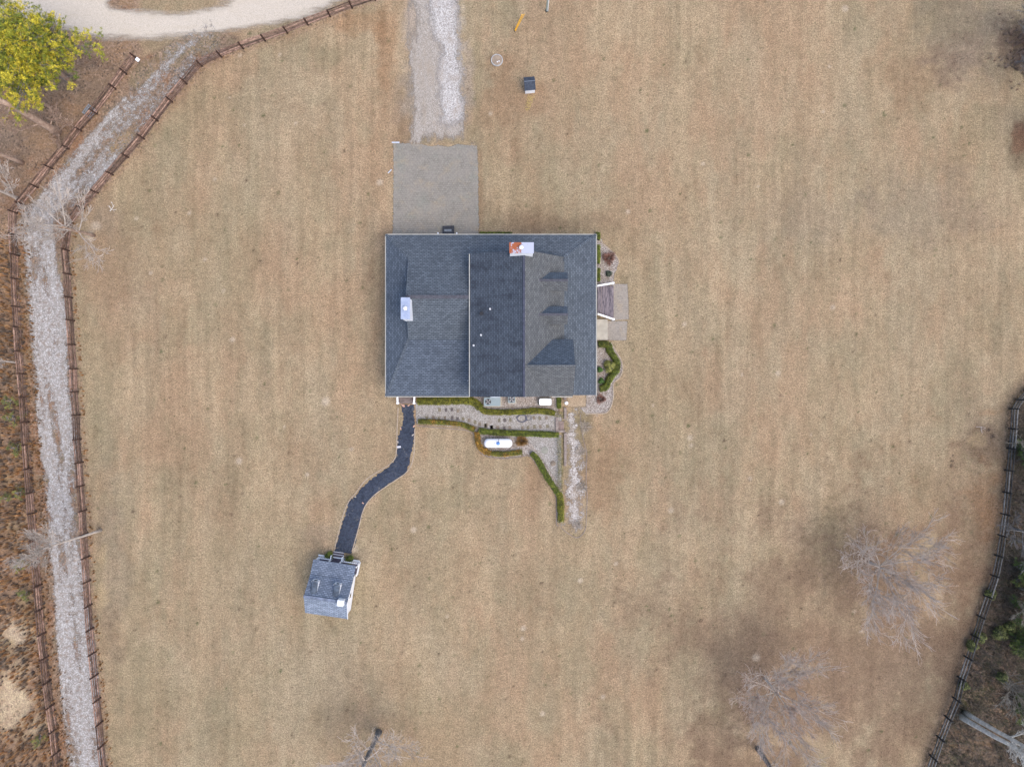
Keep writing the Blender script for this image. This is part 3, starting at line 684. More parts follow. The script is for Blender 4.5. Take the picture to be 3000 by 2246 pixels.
tag(MB().box(P(*fc((725, 526)), .12), .37, .2, .09, R(4)).build('concrete_block', simple('light_block', (.5, .5, .55))), 'pale rectangular concrete block on the left side of the black fabric', 'block')

# ------------------------------------------------------------------ HOUSE
def house():
    zE = 2.9; xW, xE, yN, yS = -12.65, 8.43, 14.91, -1.27
    xm, xr, xb = -4.05, 1.118, 5.168; zm, zr, zb = 5.62, 7.6, 3.87; yn = 12.5
    xg, zh, yh, yr, zw, ysb = -10.28, 3.85, 12.54, 8.36, 5.52, 4.33
    T = .16
    h = thing('house', 'large white house with slate grey shingle roofs, three gabled dormers and two chimneys', 'house', (-2, 6.5, 0))
    # walls
    wl = MB()
    wl.box((-12.2 + .075, 6.8, 1.46), .15, 15.2, 2.92)
    wl.box((-3.35, 14.4, 1.46), 17.55, .15, 2.92)
    wl.box((-8.0, -.8, 1.41), 8.2, .15, 2.82)
    wl.box((5.35, 5.65, 1.85), .15, 13.1, 3.7); wl.box((5.35, 13.26, 1.45), .15, 2.1, 2.9)
    wl.slab([(-10.1, 12.3, 3.6), (-10.1, yr, 5.36), (-10.1, 4.5, 3.7), (-10.1, 4.5, 3.3), (-10.1, 12.3, 3.3)], .15, (1, 0, 0))
    wl.box((-3.75, 5.7, 4.1), .15, 13.0, 2.8)
    wl.slab([(-3.85, 12.25, 2.8), (-3.85, 12.25, 5.5), (xr, 12.25, 7.4), (5.0, 12.25, 3.85), (5.0, 12.25, 2.8)], .15, (0, -1, 0))
    wl.slab([(-3.85, -.95, 0), (-3.85, -.95, 5.5), (xr, -.95, 7.4), (3.7, -.95, 4.95), (5.4, -.95, 4.6), (5.4, -.95, 0)], .15, (0, 1, 0))
    wall = part('wall', wl, SIDING, h)
    fd = MB(); fd.box((-3.4, 6.75, .15), 18.0, 15.9, .5); part('foundation', fd, simple('brick_base', (.25, .14, .10), .9, .2, 10), h)
    pf = MB(); pf.box((6.85, 6.7, .42), 2.9, 15.0, .12); part('porch_floor', pf, STEPW, h)
    for y in (-.7, 1.6, 3.6, 7.9, 10.2, 12.4, 14.4):
        part('porch_column', MB().box((8.1, y, 1.65), .18, .18, 2.35), WHITE, h)
    # windows and doors
    def window(x, y, z, nx, ny, wd=.9, hg=1.35, par=h):
        t = Vector((-ny, nx, 0)); nn = Vector((nx, ny, 0)); c = Vector((x, y, z)); Z = Vector((0, 0, 1))
        f = MB()
        for s in (-1, 1):
            f.frame(c + t * (s * wd / 2), t, nn, Z, .09, .06, hg + .09); f.frame(c + Z * (s * hg / 2), t, nn, Z, wd - .09, .055, .09)
        f.frame(c, t, nn, Z, wd - .09, .04, .04)
        w_ = part('window', f, WHITE, par); g = MB().frame(c - nn * .005, t, nn, Z, wd - .08, .02, hg - .08); g.build('pane', GLASS, w_)
    for y in (1.0, 3.4, 10.4, 12.9): window(-12.23, y, 1.6, -1, 0)
    for x in (-10, -3.2, .8, 3.4): window(x, 14.5, 1.6, 0, 1)
    for x in (-5.6,): window(x, -.9, 1.6, 0, -1)
    for x in (-2.4, .3, 3.0): window(x, -.98, 1.6, 0, -1)
    window(-.6, -.98, 4.4, 0, -1); window(2.0, -.98, 4.4, 0, -1)
    for y in (1.5, 4.2, 9.0, 11.6): window(5.46, y, 1.85, 1, 0)
    def door(x, y, nx, ny, z0=.48):
        t = Vector((-ny, nx, 0)); nn = Vector((nx, ny, 0)); Z = Vector((0, 0, 1)); c = Vector((x, y, z0 + 1.02))
        d_ = part('door', MB().frame(c, t, nn, Z, .92, .06, 2.04), simple('door_paint', (.30, .06, .05)), h)
        MB().lathe(c + t * .36 + nn * .05, [(.035, -.03), (.035, .03)], 8).build('handle', METL, d_)
    door(5.46, 6.55, 1, 0); door(-6.55, 14.5, 0, 1, .3); door(-10.35, -.9, 0, -1, .3)
    # roofs
    r = MB()
    # north planes: wing full slope, skirt below the gable
    def zN(y): return zE + .4 * (yN - y)
    nw = (xW, yN, zE)
    r.cur = (1, 1, 1)
    r.slab([nw, (xg, yh, zh), (xg, yr, zw), (xm + .5, yr, zw), (xm + .5, yN, zE)], T)
    r.slab([(xm + .503, yN, zE), (xm + .503, 12.1, zN(12.1)), (5.168, 12.1, zN(12.1)), (5.168, yn, zb), (xE, yN, zE)], T)
    # west skirt
    r.cur = (.92, .95, 1.0)
    r.slab([nw, (xW, yS, zE), (xg, ysb, zh), (xg, yh, zh)], T)
    wz = zh + .24
    r.slab([(xg + .002, yh, zh + .0), (xg + .4, yh, zh - .05), (xg + .4, ysb, zh - .05), (xg + .002, ysb, zh)], .05)
    # wing south: upper and lower
    r.cur = (.97, .96, .94)
    r.slab([(xg, yr, zw), (xm + .5, yr, zw), (xm + .5, ysb, zh), (xg, ysb, zh)], T)
    r.cur = (.95, .97, 1.02)
    r.slab([(xg, ysb, zh), (xm + .5, ysb, zh), (xm + .5, yS, zE), (xW, yS, zE)], T)
    # porch
    r.cur = (.98, .97, .96)
    r.slab([(xb, yn, zb), (xE, yN, zE), (xE, yS + .1, zE), (xb, yS + .1, zb)], T)
    roof = part('roof', r, SH, h)
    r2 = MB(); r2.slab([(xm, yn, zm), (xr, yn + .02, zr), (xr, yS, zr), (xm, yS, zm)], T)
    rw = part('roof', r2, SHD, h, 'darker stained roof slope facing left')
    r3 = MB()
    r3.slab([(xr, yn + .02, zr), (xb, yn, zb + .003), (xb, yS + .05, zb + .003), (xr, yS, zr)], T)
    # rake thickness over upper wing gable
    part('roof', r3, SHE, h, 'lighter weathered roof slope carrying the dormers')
    # ridge and hip caps
    c = MB()
    c.beam((xg, yr, zw + .03), (xm, yr, zw + .03), .34, .05)
    part('ridge_cap', c, CAPM, h)
    c = MB(); c.beam((xr, yn, zr + .02), (xr, yS, zr + .02), .22, .04); part('ridge_cap', c, simple('main_ridge', (.055, .06, .085), .9, .3, 3), h)
    for a, b in (((xW, yN, zE + .01), (xg, yh, zh + .01)), ((xW, yS, zE + .01), (xg, ysb, zh + .01)), ((xE, yN, zE + .01), (xb, yn, zb + .01))):
        c = MB(); c.beam(a, b, .26, .03); part('hip_cap', c, SH, h)
    # gutters
    def gut(a, b):
        g = MB(); g.beam(a, b, .085, .1); part('gutter', g, GUT, h)
    gut((xW - .06, yS - .1, zE - .08), (xW - .06, yN + .1, zE - .08)); gut((xW - .1, yN + .06, zE - .08), (xE + .1, yN + .06, zE - .08))
    gut((xE + .06, yN + .12, zE - .08), (xE + .06, yS - .05, zE - .08)); gut((xm - .06, yn, zm - .07), (xm - .06, yS - .03, zm - .07))
    gut((xW + .1, yS - .06, zE - .1), (xm - .2, yS - .06, zE - .1)); gut((3.9, -1.30, 4.8), (5.9, -1.30, 4.8))
    # big cross gable
    def dormer(y0, x0, xf, zt, runN, runS, pitch, face, tint, big=False):
        sl = .921
        def xmain(z): return xr + (zr - z) / sl
        zn = zt - runN * pitch; zs = zt - runS * pitch
        dn = MB(); dn.cur = (.95, 1.0, 1.05)  # bluer tint paints the sky-lit side turned from the sun
        dn.slab([(xmain(zt), y0, zt), (xf, y0, zt), (xf, y0 + runN, zn), (xmain(zn), y0 + runN, zn)], .12)
        d1 = part('dormer', dn, SH, h, face)
        ds = MB(); ds.slab([(xmain(zt), y0, zt), (xf, y0, zt), (xf, y0 - runS, zs), (xmain(zs), y0 - runS, zs)], .12)  # lighter, warmer shingles paint the sunlit side of the dormer
        ds.build('dormer_roof', SHE, d1)
        wz = MB(); wz.slab([(xf - .25, y0 + runN - .2, zn - .1), (xf - .25, y0, zt - .16), (xf - .25, y0 - runS + .2, zs - .1), (xf - .25, y0 - runS + .2, zb - .0), (xf - .25, y0 + runN - .2, zb - .0)], .12, (-1, 0, 0))
        if not big:
            wz.slab([(xf - .372, y0 + runN - .2, zn - .1), (xmain(zn), y0 + runN - .2, zn - .1), (xf - .372, y0 + runN - .2, zb + .05)], .1, (0, -1, 0))
            wz.slab([(xf - .372, y0 - runS + .2, zs - .1), (xmain(zs), y0 - runS + .2, zs - .1), (xf - .372, y0 - runS + .2, zb + .05)], .1, (0, 1, 0))
        else:
            wz.slab([(xf - .372, y0 + runN - .25, zn - .15), (xmain(zn), y0 + runN - .25, zn - .15), (xf - .372, y0 + runN - .25, zb)], .1, (0, -1, 0))
        wz.build('dormer_wall', SIDING, d1)
        cp = MB(); cp.beam((xmain(zt) - .05, y0, zt + .02), (xf, y0, zt + .02), .24, .04); cp.build('dormer_ridge', CAPM if not big else SHE, d1)
        g = MB(); g.box((xf - .24, y0, (zn + zb) / 2 + .15), .03, .55 if not big else 1.3, .75 if not big else .9); g.build('dormer_window', GLASS, d1)
    dormer(9.85, 0, 5.36, 6.22, .92, .88, 1.02, 'small gabled dormer nearest the rusty chimney', 1)
    dormer(6.59, 0, 5.36, 6.22, .88, .88, 1.02, 'small gabled dormer in the middle', 1)
    dormer(1.63, 0, 5.95, 7.45, 2.66, 2.86, .921, 'large cross gable at the lower end', 1, True)
    # chimneys
    def chimney(x0, x1, y0, y1, zt, z0, capm, lab, fx, fy):
        cx, cy = (x0 + x1) / 2, (y0 + y1) / 2
        c = part('chimney', MB().box((cx, cy, (zt + z0) / 2 - .05), x1 - x0 - .06, y1 - y0 - .06, zt - z0 - .1), WHITE, h, lab)
        MB().box((cx, cy, zt - .03), x1 - x0 + .06, y1 - y0 + .06, .08).build('chimney_cap', capm, c)
        MB().lathe((fx, fy, zt), [(.12, 0), (.12, .22), (.21, .24), (.21, .28), (.14, .34), (.02, .37)], 16).build('flue', FLUEM, c, True)
    chimney(-10.48, -9.67, 6.09, 8.09, 7.0, 3.0, CAPMET, 'white chimney with grey metal top at the left end', PX(1187, 7.2), PY(903, 7.2))
    global RUST
    chimney(-.22, 1.97, 11.95, 12.89, 8.94, .0, RUST, 'white chimney with rust streaked metal top', PX(1527, 9.1), PY(725, 9.1))
    # vents
    zmw = lambda x: zm + (x - xm) * (zr - zm) / (xr - xm)
    for px, py, m in ((1436, 906, FLUEM), (1409, 981, FLUEM), (1387, 1011, FLUEM)):
        x = PX(px, 6.3); y = PY(py, 6.3); part('vent_pipe', MB().lathe((x, y, zmw(x) - .1), [(.085, 0), (.085, .42), (.05, .42), (.05, .3)], 12), m, h)
    x = PX(1410, 6.2); y = PY(918, 6.2); part('roof_vent', MB().box((x, y, zmw(x) + .1), .32, .3, .22), BLK, h)
    part('plumbing_vent', MB().lathe((PX(1369, 4.2), PY(1115, 4.2), 3.1), [(.03, 0), (.03, .35)], 6), FLUEM, h)
    return h
house()

# stoops and steps
def stoop_n():
    t = thing('landing', 'small dark landing with a grey mat between two white posts at the garage side door', 'stoop', P(1313, 675))
    b = MB(); x0, x1, y0, y1 = PX(1297), PX(1331), PY(700), PY(664)
    b.prism([(x0, y0), (x1, y0), (x1, y1 + .05), (x0 + .02, y1)], 0, .3); part('platform', b, simple('dark_deck', (.035, .037, .045), .7, .35, 4), t)
    part('mat', MB().box((PX(1313), PY(677), .315), .75, .25, .02), simple('grey_mat', (.17, .19, .21), .9, .15, 8), t)
    for px in (1283, 1338): part('post', MB().box((PX(px, 1), PY(683.5, 1), .55), .11, .16, 1.1), WHITE, t)
stoop_n()
def steps_e():
    t = thing('front_steps', 'dark weathered wooden front steps between two white handrails on the right of the house', 'steps', P(1775, 884))
    for i in range(4):
        xa = PX(1748) + i * .44; z = .56 - .13 * i; y0 = PY(918 + i * 4); y1 = PY(838)
        part('tread', MB().box((xa + .22, (y0 + y1) / 2, z - .025), .41, abs(y1 - y0), .05), STEPW, t)
        part('riser', MB().box((xa + .44, (y0 + y1) / 2, z - .11), .025, abs(y1 - y0) - .02, .13), SLEEP if i in (0, 3) else STEPW, t)
    part('stringer', MB().box((PX(1770), PY(880), .04), 1.5, 2.6, .07), simple('dark_under', (.03, .03, .035)), t)
    for (a, b, lab) in (((1750, 837, 1.35), (1797, 829, .95), None), ((1751, 919, 1.35), (1798, 935, .95), None)):
        A = P(*a); B = P(*b); m = MB(); m.beam(A, B, .15, .07)
        hr = part('handrail', m, WHITE, t)
        m = MB(); m.beam(A - Vector((0, 0, .62)), B - Vector((0, 0, .62)), .06, .06); m.build('bottom_rail', WHITE, hr)
        for k in range(9):
            q = A.lerp(B, (k + .5) / 9); MB().beam(q - Vector((0, 0, .6)), q - Vector((0, 0, .03)), .035, .035).build('baluster', WHITE, hr)
        MB().box((B.x, B.y, .5), .13, .13, 1.0).build('newel_post', WHITE, hr)
        MB().box((B.x, B.y, 1.02), .19, .19, .05).build('post_cap', WHITE, hr)
steps_e()
tag(MB().box(((PX(1752) + PX(1780)) / 2 - .15, PY(966), .14), 1.25, 2.15, .28).build('concrete_slab', CONC), 'plain pale concrete slab between the front steps and the hedge', 'slab')
def steps_s():
    t = thing('side_steps', 'brown plank steps between two white railings at the lower left corner of the house', 'steps', P(1187, 1172))
    for i in range(3):
        part('tread', MB().box((PX(1189), PY(1164 + i * 7.2), .42 - i * .13), 1.5, .24, .05), STEPW2, t)
    part('side_board', MB().box((PX(1189), PY(1168), .15), 1.5, .5, .26), STEPW2, t)
    for px in (1164, 1214):
        A = P(px, 1162, 1.1); B = P(px + (1 if px < 1180 else -1), 1180, .95)
        hr = part('handrail', MB().beam(A, B, .17, .06), WHITE, t)
        for k in range(5):
            q = A.lerp(B, (k + .5) / 5); MB().beam(q - Vector((0, 0, .8)), q - Vector((0, 0, .03)), .035, .035).build('baluster', WHITE, hr)
        MB().box((B.x, B.y - .03, .48), .15, .12, .96).build('newel_post', WHITE, hr); MB().box((B.x, B.y - .03, .985), .24, .17, .05).build('post_cap', WHITE, hr)
steps_s()

# ------------------------------------------------------------------ cottage
def cottage():
    O = P(918, 1638, 2.15); a = math.atan2(-18, 122)
    U = Vector((math.cos(a), math.sin(a), 0)); D = Vector((math.sin(a), -math.cos(a), 0)); Z = Vector((0, 0, 1))
    def q(u, dd, z): v = O + U * u + D * dd; return Vector((v.x, v.y, z))
    Wd = 4.36; zf, zk, zt, zs = 2.15, 2.55, 3.85, 2.35; dk, dr, de = 1.4, 3.25, 5.4
    t = thing('cottage', 'small white cottage with blue grey shingle roof, two little dormers and a porch', 'cottage', q(Wd / 2, 2.8, 0))
    r = MB(); T = .1
    r.slab([q(0, 0, zf), q(Wd, 0, zf), q(Wd, dk, zk), q(0, dk, zk)], T)
    r.slab([q(0, dk, zk), q(Wd, dk, zk), q(Wd, dr, zt), q(0, dr, zt)], T)
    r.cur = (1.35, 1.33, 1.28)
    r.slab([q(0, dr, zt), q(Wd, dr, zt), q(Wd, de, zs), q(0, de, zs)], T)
    part('roof', r, SHC, t)
    part('ridge_cap', MB().beam(q(0, dr, zt + .02), q(Wd, dr, zt + .02), .28, .03), simple('lead_ridge', (.14, .165, .22), .8, .35, 3), t)
    w_ = MB(); i = .2
    for u in (i, Wd - i - .1):
        w_.slab([q(u, dk, .3), q(u, dk, zk - .11), q(u, dr, zt - .14), q(u, de - .25, zs + .05), q(u, de - .25, .3)], .1, tuple(U))
    w_.slab([q(i, dk, .3), q(Wd - i, dk, .3), q(Wd - i, dk, zk - .1), q(i, dk, zk - .1)], .1, tuple(D))
    w_.slab([q(i, de - .25, .3), q(Wd - i, de - .25, .3), q(Wd - i, de - .25, zs - .0), q(i, de - .25, zs - .0)], .1, tuple(-D))
    part('wall', w_, WHITE, t)
    part('floor', MB().frame(q(Wd / 2, .75, .2), U, D, Z, Wd - .1, 1.3, .2).frame(q(Wd / 2, 3.2, .2), U, D, Z, Wd - .6, 3.5, .2), simple('grey_deck', (.10, .085, .11), .7, .3, 4), t)
    # window in right wall
    wn_ = part('window', MB().frame(q(Wd - i + .02, 3.2, 1.9), U, D, Z, .04, .5, .7), WHITE, t); MB().frame(q(Wd - i + .045, 3.2, 1.9), U, D, Z, .02, .4, .6).build('pane', GLASS, wn_)
    # bargeboards
    part('bargeboard', MB().beam(q(Wd - .0, dr, zt - .06), q(Wd - .0, de, zs - .06), .03, .13), WHITE, t)
    # porch posts, rails, balusters
    pd = .1
    for u in (.1, 1.45, 2.55, Wd + .05):
        part('porch_post', MB().frame(q(u, .2, 1.1), U, D, Z, .1, .1, 1.9), WHITE, t)
    def rail(A, B, n):
        hr = part('railing', MB().beam(A, B, .08, .05), WHITE, t)
        MB().beam(A - Z * .62, B - Z * .62, .05, .05).build('bottom_rail', WHITE, hr)
        for k in range(n):
            p = A.lerp(B, (k + .5) / n); MB().beam(p - Z * .6, p - Z * .02, .045, .045).build('baluster', WHITE, hr)
    rail(q(.25, pd, 1.05), q(1.45, pd, 1.05), 7); rail(q(2.6, pd, 1.05), q(Wd + .1, pd, 1.05), 9)
    rail(q(Wd + .1, pd, 1.05), q(Wd + .02, dk, 1.05), 9); rail(q(.2, pd, 1.05), q(.1, 1.3, 1.05), 4)
    rail(q(1.45, pd, 1.05), q(1.45, -.3, .85), 2); rail(q(2.6, pd, 1.05), q(2.6, -.3, .85), 2)
    part('porch_floor', MB().frame(q(Wd / 2, .02, .25), U, D, Z, Wd, .1, .12), WHITE, t)
    for k, dd in enumerate((-.16, -.40)):
        part('step', MB().frame(q(2.02, dd, .2 - .09 * k), U, D, Z, 1.1, .24, .05), simple('step_dark', (.10, .085, .10)), t); part('step_edge', MB().frame(q(2.02, dd - .13, .21 - .09 * k), U, D, Z, 1.1, .03, .07), WHITE, t)
    # dormers (barrel roofs)
    lead = simple('lead_sheet', (.075, .095, .125), .8, .4, 4)
    for n_, u0 in ((0, .82), (1, 3.05)):
        zd = 3.62; d0 = 1.72; d1 = 3.05
        m = MB(); ring = []
        K = 8; wdh = .33
        vs = []; 
        for dd in (d0, d1):
            for k in range(K + 1):
                an = math.pi * k / K; vs.append(q(u0 - wdh * math.cos(an), dd, zd - .12 + .14 * math.sin(an)))
        m.add(vs, [(k, k + 1, K + 2 + k, K + 1 + k) for k in range(K)] + [tuple(range(K + 1))[::-1]])
        d_ = part('dormer', m, lead, t, 'left barrel roofed dormer' if n_ == 0 else 'right barrel roofed dormer')
        f = MB(); f.frame(q(u0, d0 + .04, zd - .5), U, D, Z, .66, .08, .86); f.build('dormer_front', WHITE, d_)
        s_ = MB()
        for sg in (-1, 1): s_.slab([q(u0 + sg * .33, d0, zd - .12), q(u0 + sg * .33, d1, zd - .12), q(u0 + sg * .33, d0, 2.7)], .04, tuple(U * -sg))
        s_.build('dormer_cheek', WHITE, d_)
        MB().frame(q(u0, d0 - .005, zd - .4), U, D, Z, .3, .02, .35).build('dormer_window', GLASS, d_)
    # chimney
    c = part('chimney', MB().frame(q(3.78, 3.25, 3.75), U, D, Z, .62, .60, 1.1), WHITE, t)
    MB().frame(q(3.78, 3.25, 4.31), U, D, Z, .52, .5, .04).build('chimney_cap', simple('pale_cap', (.60, .64, .74), .5, .1), c)
cottage()

# ------------------------------------------------------------------ small structures
def wellhouse():
    t = thing('well_house', 'tiny white pump house with a dark two pitched shingle roof on the upper lawn', 'shed', P(1551, 250))
    a = R(5.5); U = Vector((math.cos(a), math.sin(a), 0)); D = Vector((math.sin(a), -math.cos(a), 0)); Z = Vector((0, 0, 1))
    O = P(1535, 227.5, .95)
    def q(u, d_, z): v = O + U * u + D * d_; return Vector((v.x, v.y, z))
    part('body', MB().frame(q(.53, .68, .45), U, D, Z, 1.0, 1.22, .9), WHITE, t)
    part('door', MB().frame(q(.53, 1.305, .45), U, D, Z, .7, .02, .75), simple('door_white', (.72, .73, .75)), t)
    m = simple('dark_shed_shingles', (.045, .055, .075), .9, .35, 6)
    r = MB(); r.slab([q(-.05, -.02, .93), q(1.1, -.02, .93), q(1.1, .55, 1.25), q(-.05, .55, 1.25)], .04); r.slab([q(-.05, .55, 1.25), q(1.1, .55, 1.25), q(1.1, 1.34, .88), q(-.05, 1.34, .88)], .04)
    part('roof', r, m, t); part('ridge_cap', MB().beam(q(-.05, .55, 1.26), q(1.1, .55, 1.26), .08, .03), simple('cap', (.12, .14, .17)), t)
wellhouse()
def coil():
    rnd = random.Random(3); pts = []
    for k in range(260):
        t = k / 260; a = t * 2 * math.pi * 13
        cx = 1556 - 12 * t + 3 * math.sin(t * 20); cy = 278 + 46 * t
        r = (9 - 3.5 * t) * (.8 + .35 * math.sin(t * 33)); pts.append(P(cx + r * math.cos(a), cy + r * .8 * math.sin(a), .03 + .02 * math.sin(k)))
    m = MB(); m.tube(pts, .013, 5); tag(m.build('hose', HOSE), 'loosely coiled yellow hose trailing from the pump house', 'hose')
    pts = []
    for k in range(200):
        t = k / 200; a = t * 2 * math.pi * 7; c2 = t > .6
        cx, cy, r = (1529, 1225, 16 - 6 * t) if not c2 else (1548, 1224, 9)
        pts.append(P(cx + r * math.cos(a), cy + r * .72 * math.sin(a), .05 + .02 * math.sin(k)))
    m = MB(); m.tube(pts, .022, 5); tag(m.build('hose', HOSED), 'dark hose coiled in two loops on the pebble walk between the hedges', 'hose')
coil()
def lid():
    t = thing('access_cover', 'round concrete access lid with a raised rim set in the upper lawn', 'lid', P(1458, 180))
    part('rim', MB().lathe(P(1456, 178), [(.62, 0), (.62, .16), (.54, .16), (.54, .10)], 36), simple('grey_ring', (.36, .36, .35), .8, .2, 4), t)
    part('cover', MB().lathe(P(1456, 178), [(.54, 0), (.54, .12), (.05, .14)], 30), simple('sandy_cover', (.27, .21, .155), .9, .2, 3), t)
    for x, y in ((1457, 182), (1462, 180)): part('fitting', MB().lathe(P(x, y, .14), [(.06, 0), (.06, .06), (.03, .08)], 8), WHITE, t)
lid()
def guy():
    t = thing('guy_wire_guard', 'pair of long yellow plastic guy wire guards leaning over the upper lawn', 'guy guard', P(1509, 90))
    part('guard', MB().tube([P(1508, 90, .05), P(1530, 43, 2.2)], .055, 8), YEL, t); part('guard', MB().tube([P(1510, 91, .05), P(1536, 42, 2.2)], .04, 8), YEL, t)
    part('anchor', MB().tube([P(1507, 93, 0), P(1509, 90, .3)], .03, 6), BLK, t)
    tp = thing('utility_pole', 'slim grey green pole rising out of the top edge of the view', 'pole', P(1602, 33))
    part('shaft', MB().tube([P(1602, 32, 0), (P(1602, 32).x, P(1602, 32).y, 7)], [.11, .08], 12), POLEM, tp)
    part('base_collar', MB().lathe(P(1602, 32), [(.17, 0), (.17, .08)], 14), BLK, tp); part('cable_guard', MB().tube([(P(1602, 32).x + .1, P(1602, 32).y - .08, 0), (P(1602, 32).x + .08, P(1602, 32).y - .08, 6)], .035, 8), WHITE, tp)
guy()
def pallet():
    t = thing('pallet', 'grey slatted wooden pallet lying behind the fence near the pine', 'pallet', P(264, 326)); a = R(37)
    U = Vector((math.cos(a), -math.sin(a), 0)); V = Vector((math.sin(a), math.cos(a), 0)); c = P(264, 328); Z = Vector((0, 0, 1))
    for k in range(6): part('slat', MB().frame(c + U * (-.5 + k * .2) + Z * .13, U, V, Z, .1, 1.15, .025), PALLET, t)
    for k in (-1, 0, 1): part('runner', MB().frame(c + V * (k * .5) + Z * .06, U, V, Z, 1.15, .09, .11), PALLET, t)
pallet()

# hvac etc.
def hvac():
    t = thing('air_handler', 'long grey packaged air conditioner with an exposed fan beside the house wall', 'air conditioner', P(1443, 1176)); z = .92
    x0, x1, y0, y1 = PX(1418, z), PX(1466, z), PY(1189, z), PY(1164, z)
    part('casing', MB().prism([(x0, y0), (x1, y0), (x1, y1), (x0, y1)], .08, z), METG, t); part('pad', MB().prism([(x0 - .1, y0 - .1), (x1 + .1, y0 - .1), (x1 + .1, y1 + .1), (x0 - .1, y1 + .1)], 0, .08), CONC, t)
    part('duct', MB().prism([(PX(1437, z), y1 + .002), (x1 - .02, y1 + .002), (x1 - .02, y1 + .18), (PX(1437, z), y1 + .18)], .2, z + .04), METL, t)
    def fan(cx, cy, r, z, par, ring):
        g = part('fan_well', MB().lathe((cx, cy, z), [(r, 0), (r, .012)], 28), DARK, par)
        for k in range(4):
            an = k * math.pi / 2 + .7; m = MB(); p0 = Vector((cx, cy, z + .02)); q1 = an - .42; q2 = an + .42
            m.add([p0 + Vector((.12 * r * math.cos(an), .12 * r * math.sin(an), 0)), p0 + Vector((.85 * r * math.cos(q1), .85 * r * math.sin(q1), 0)), p0 + Vector((.92 * r * math.cos(an), .92 * r * math.sin(an), .01)), p0 + Vector((.85 * r * math.cos(q2), .85 * r * math.sin(q2), .02))], [(0, 1, 2, 3)])
            m.build('blade', simple('blade_metal', (.32, .30, .30)), g)
        gr = MB()
        for rr in (.35, .65, .95):
            gr.tube([(cx + rr * r * math.cos(a_), cy + rr * r * math.sin(a_), z + .05) for a_ in [2 * math.pi * i / 24 for i in range(25)]], .005, 4, False)
        gr.build('grille', ring, g)
        MB().lathe((cx, cy, z + .03), [(.16 * r, 0), (.16 * r, .02)], 12).build('hub', METG, g)
    fan(PX(1430, z), PY(1176.5, z), .30, z, t, BLK)
    t2 = thing('condenser', 'smaller square grey air conditioner with round fan, between the long one and the generator', 'air conditioner', P(1499, 1170)); z = .75
    x0, x1, y0, y1 = PX(1489, z), PX(1509.5, z), PY(1180, z), PY(1160, z)
    part('casing', MB().prism([(x0, y0), (x1, y0), (x1, y1), (x0, y1)], .05, z), METG, t2); part('pad', MB().prism([(x0 - .08, y0 - .1), (x1 + .1, y0 - .1), (x1 + .1, y1), (x0 - .08, y1)], 0, .05), CONC, t2)
    fan(PX(1499, z), PY(1169.5, z), .31, z, t2, METG)
    t3 = thing('generator', 'white rounded standby generator lid with a dark rim beside the hedge', 'generator', P(1598, 1176)); z = .7
    def rr(x0, x1, y0, y1, r_):
        o = []
        for cx, cy, a0 in ((x1 - r_, y1 - r_, 0), (x0 + r_, y1 - r_, 90), (x0 + r_, y0 + r_, 180), (x1 - r_, y0 + r_, 270)):
            for k in range(5): o.append((cx + r_ * math.cos(R(a0 + k * 22.5)), cy + r_ * math.sin(R(a0 + k * 22.5))))
        return o
    part('body', MB().prism(rr(PX(1578), PX(1616), PY(1187), PY(1165), .12), 0, .62), simple('dark_rim', (.16, .17, .15)), t3)
    part('lid', MB().prism(rr(PX(1580, z), PX(1615.5, z), PY(1186.5, z), PY(1168, z), .12), .622, z), simple('white_lid', (.80, .79, .79), .5, .03), t3)
    part('pipe', MB().tube([P(1611, 1166, .3), P(1611, 1158, .5)], .05, 8), METG, t3)
    t4 = thing('garden_lamp', 'white round globe on a short dark post at the end of the small green hedge', 'lamp post', P(1657, 1183))
    part('post', MB().tube([P(1656, 1181, 0), P(1657, 1181, .9)], .05, 8), BLK, t4)
    part('globe', MB().lathe(P(1659, 1180, .9), [(.05, 0), (.15, .04), (.195, .14), (.19, .2), (.12, .30), (.02, .34)], 18), simple('white_globe', (.85, .85, .87), .3, .03), t4, smooth=True)
hvac()
def tank():
    t = thing('gas_tank', 'long white horizontal propane tank with a blue dome lid inside the hedge loop', 'gas tank', P(1460, 1298))
    z = .72; c = P(1459.5, 1297.5, z); r = .475; L = 1.46
    prof = []
    for k in range(9):
        a = math.pi / 2 * k / 8; prof.append((max(r * math.sin(a), .005), -L + (.42) * (1 - math.cos(a)) - .0))
    prof2 = [(p[0], -p[1]) for p in prof[::-1]]
    part('shell', MB().lathe(c, prof + prof2, 32, (Vector((0, 1, 0)), Vector((0, 0, 1)), Vector((1, 0, 0)))), TANKM, t, smooth=True)
    part('dome_lid', MB().lathe(c + Vector((0, 0, r - .03)), [(.19, 0), (.19, .1), (.15, .16), (.04, .19)], 20), BLUE, t, smooth=True)
    for s in (-.95, .95): part('foot', MB().box((c.x + s, c.y, .13), .12, .7, .3), METG, t)
    part('gauge_pipe', MB().tube([c + Vector((.06, .15, r + .02)), c + Vector((.08, .52, .2))], .018, 6), BLK, t)
    part('valve', MB().box(c + Vector((-.35, 0, r + .01)), .09, .07, .04, .5), BLK, t)
tank()
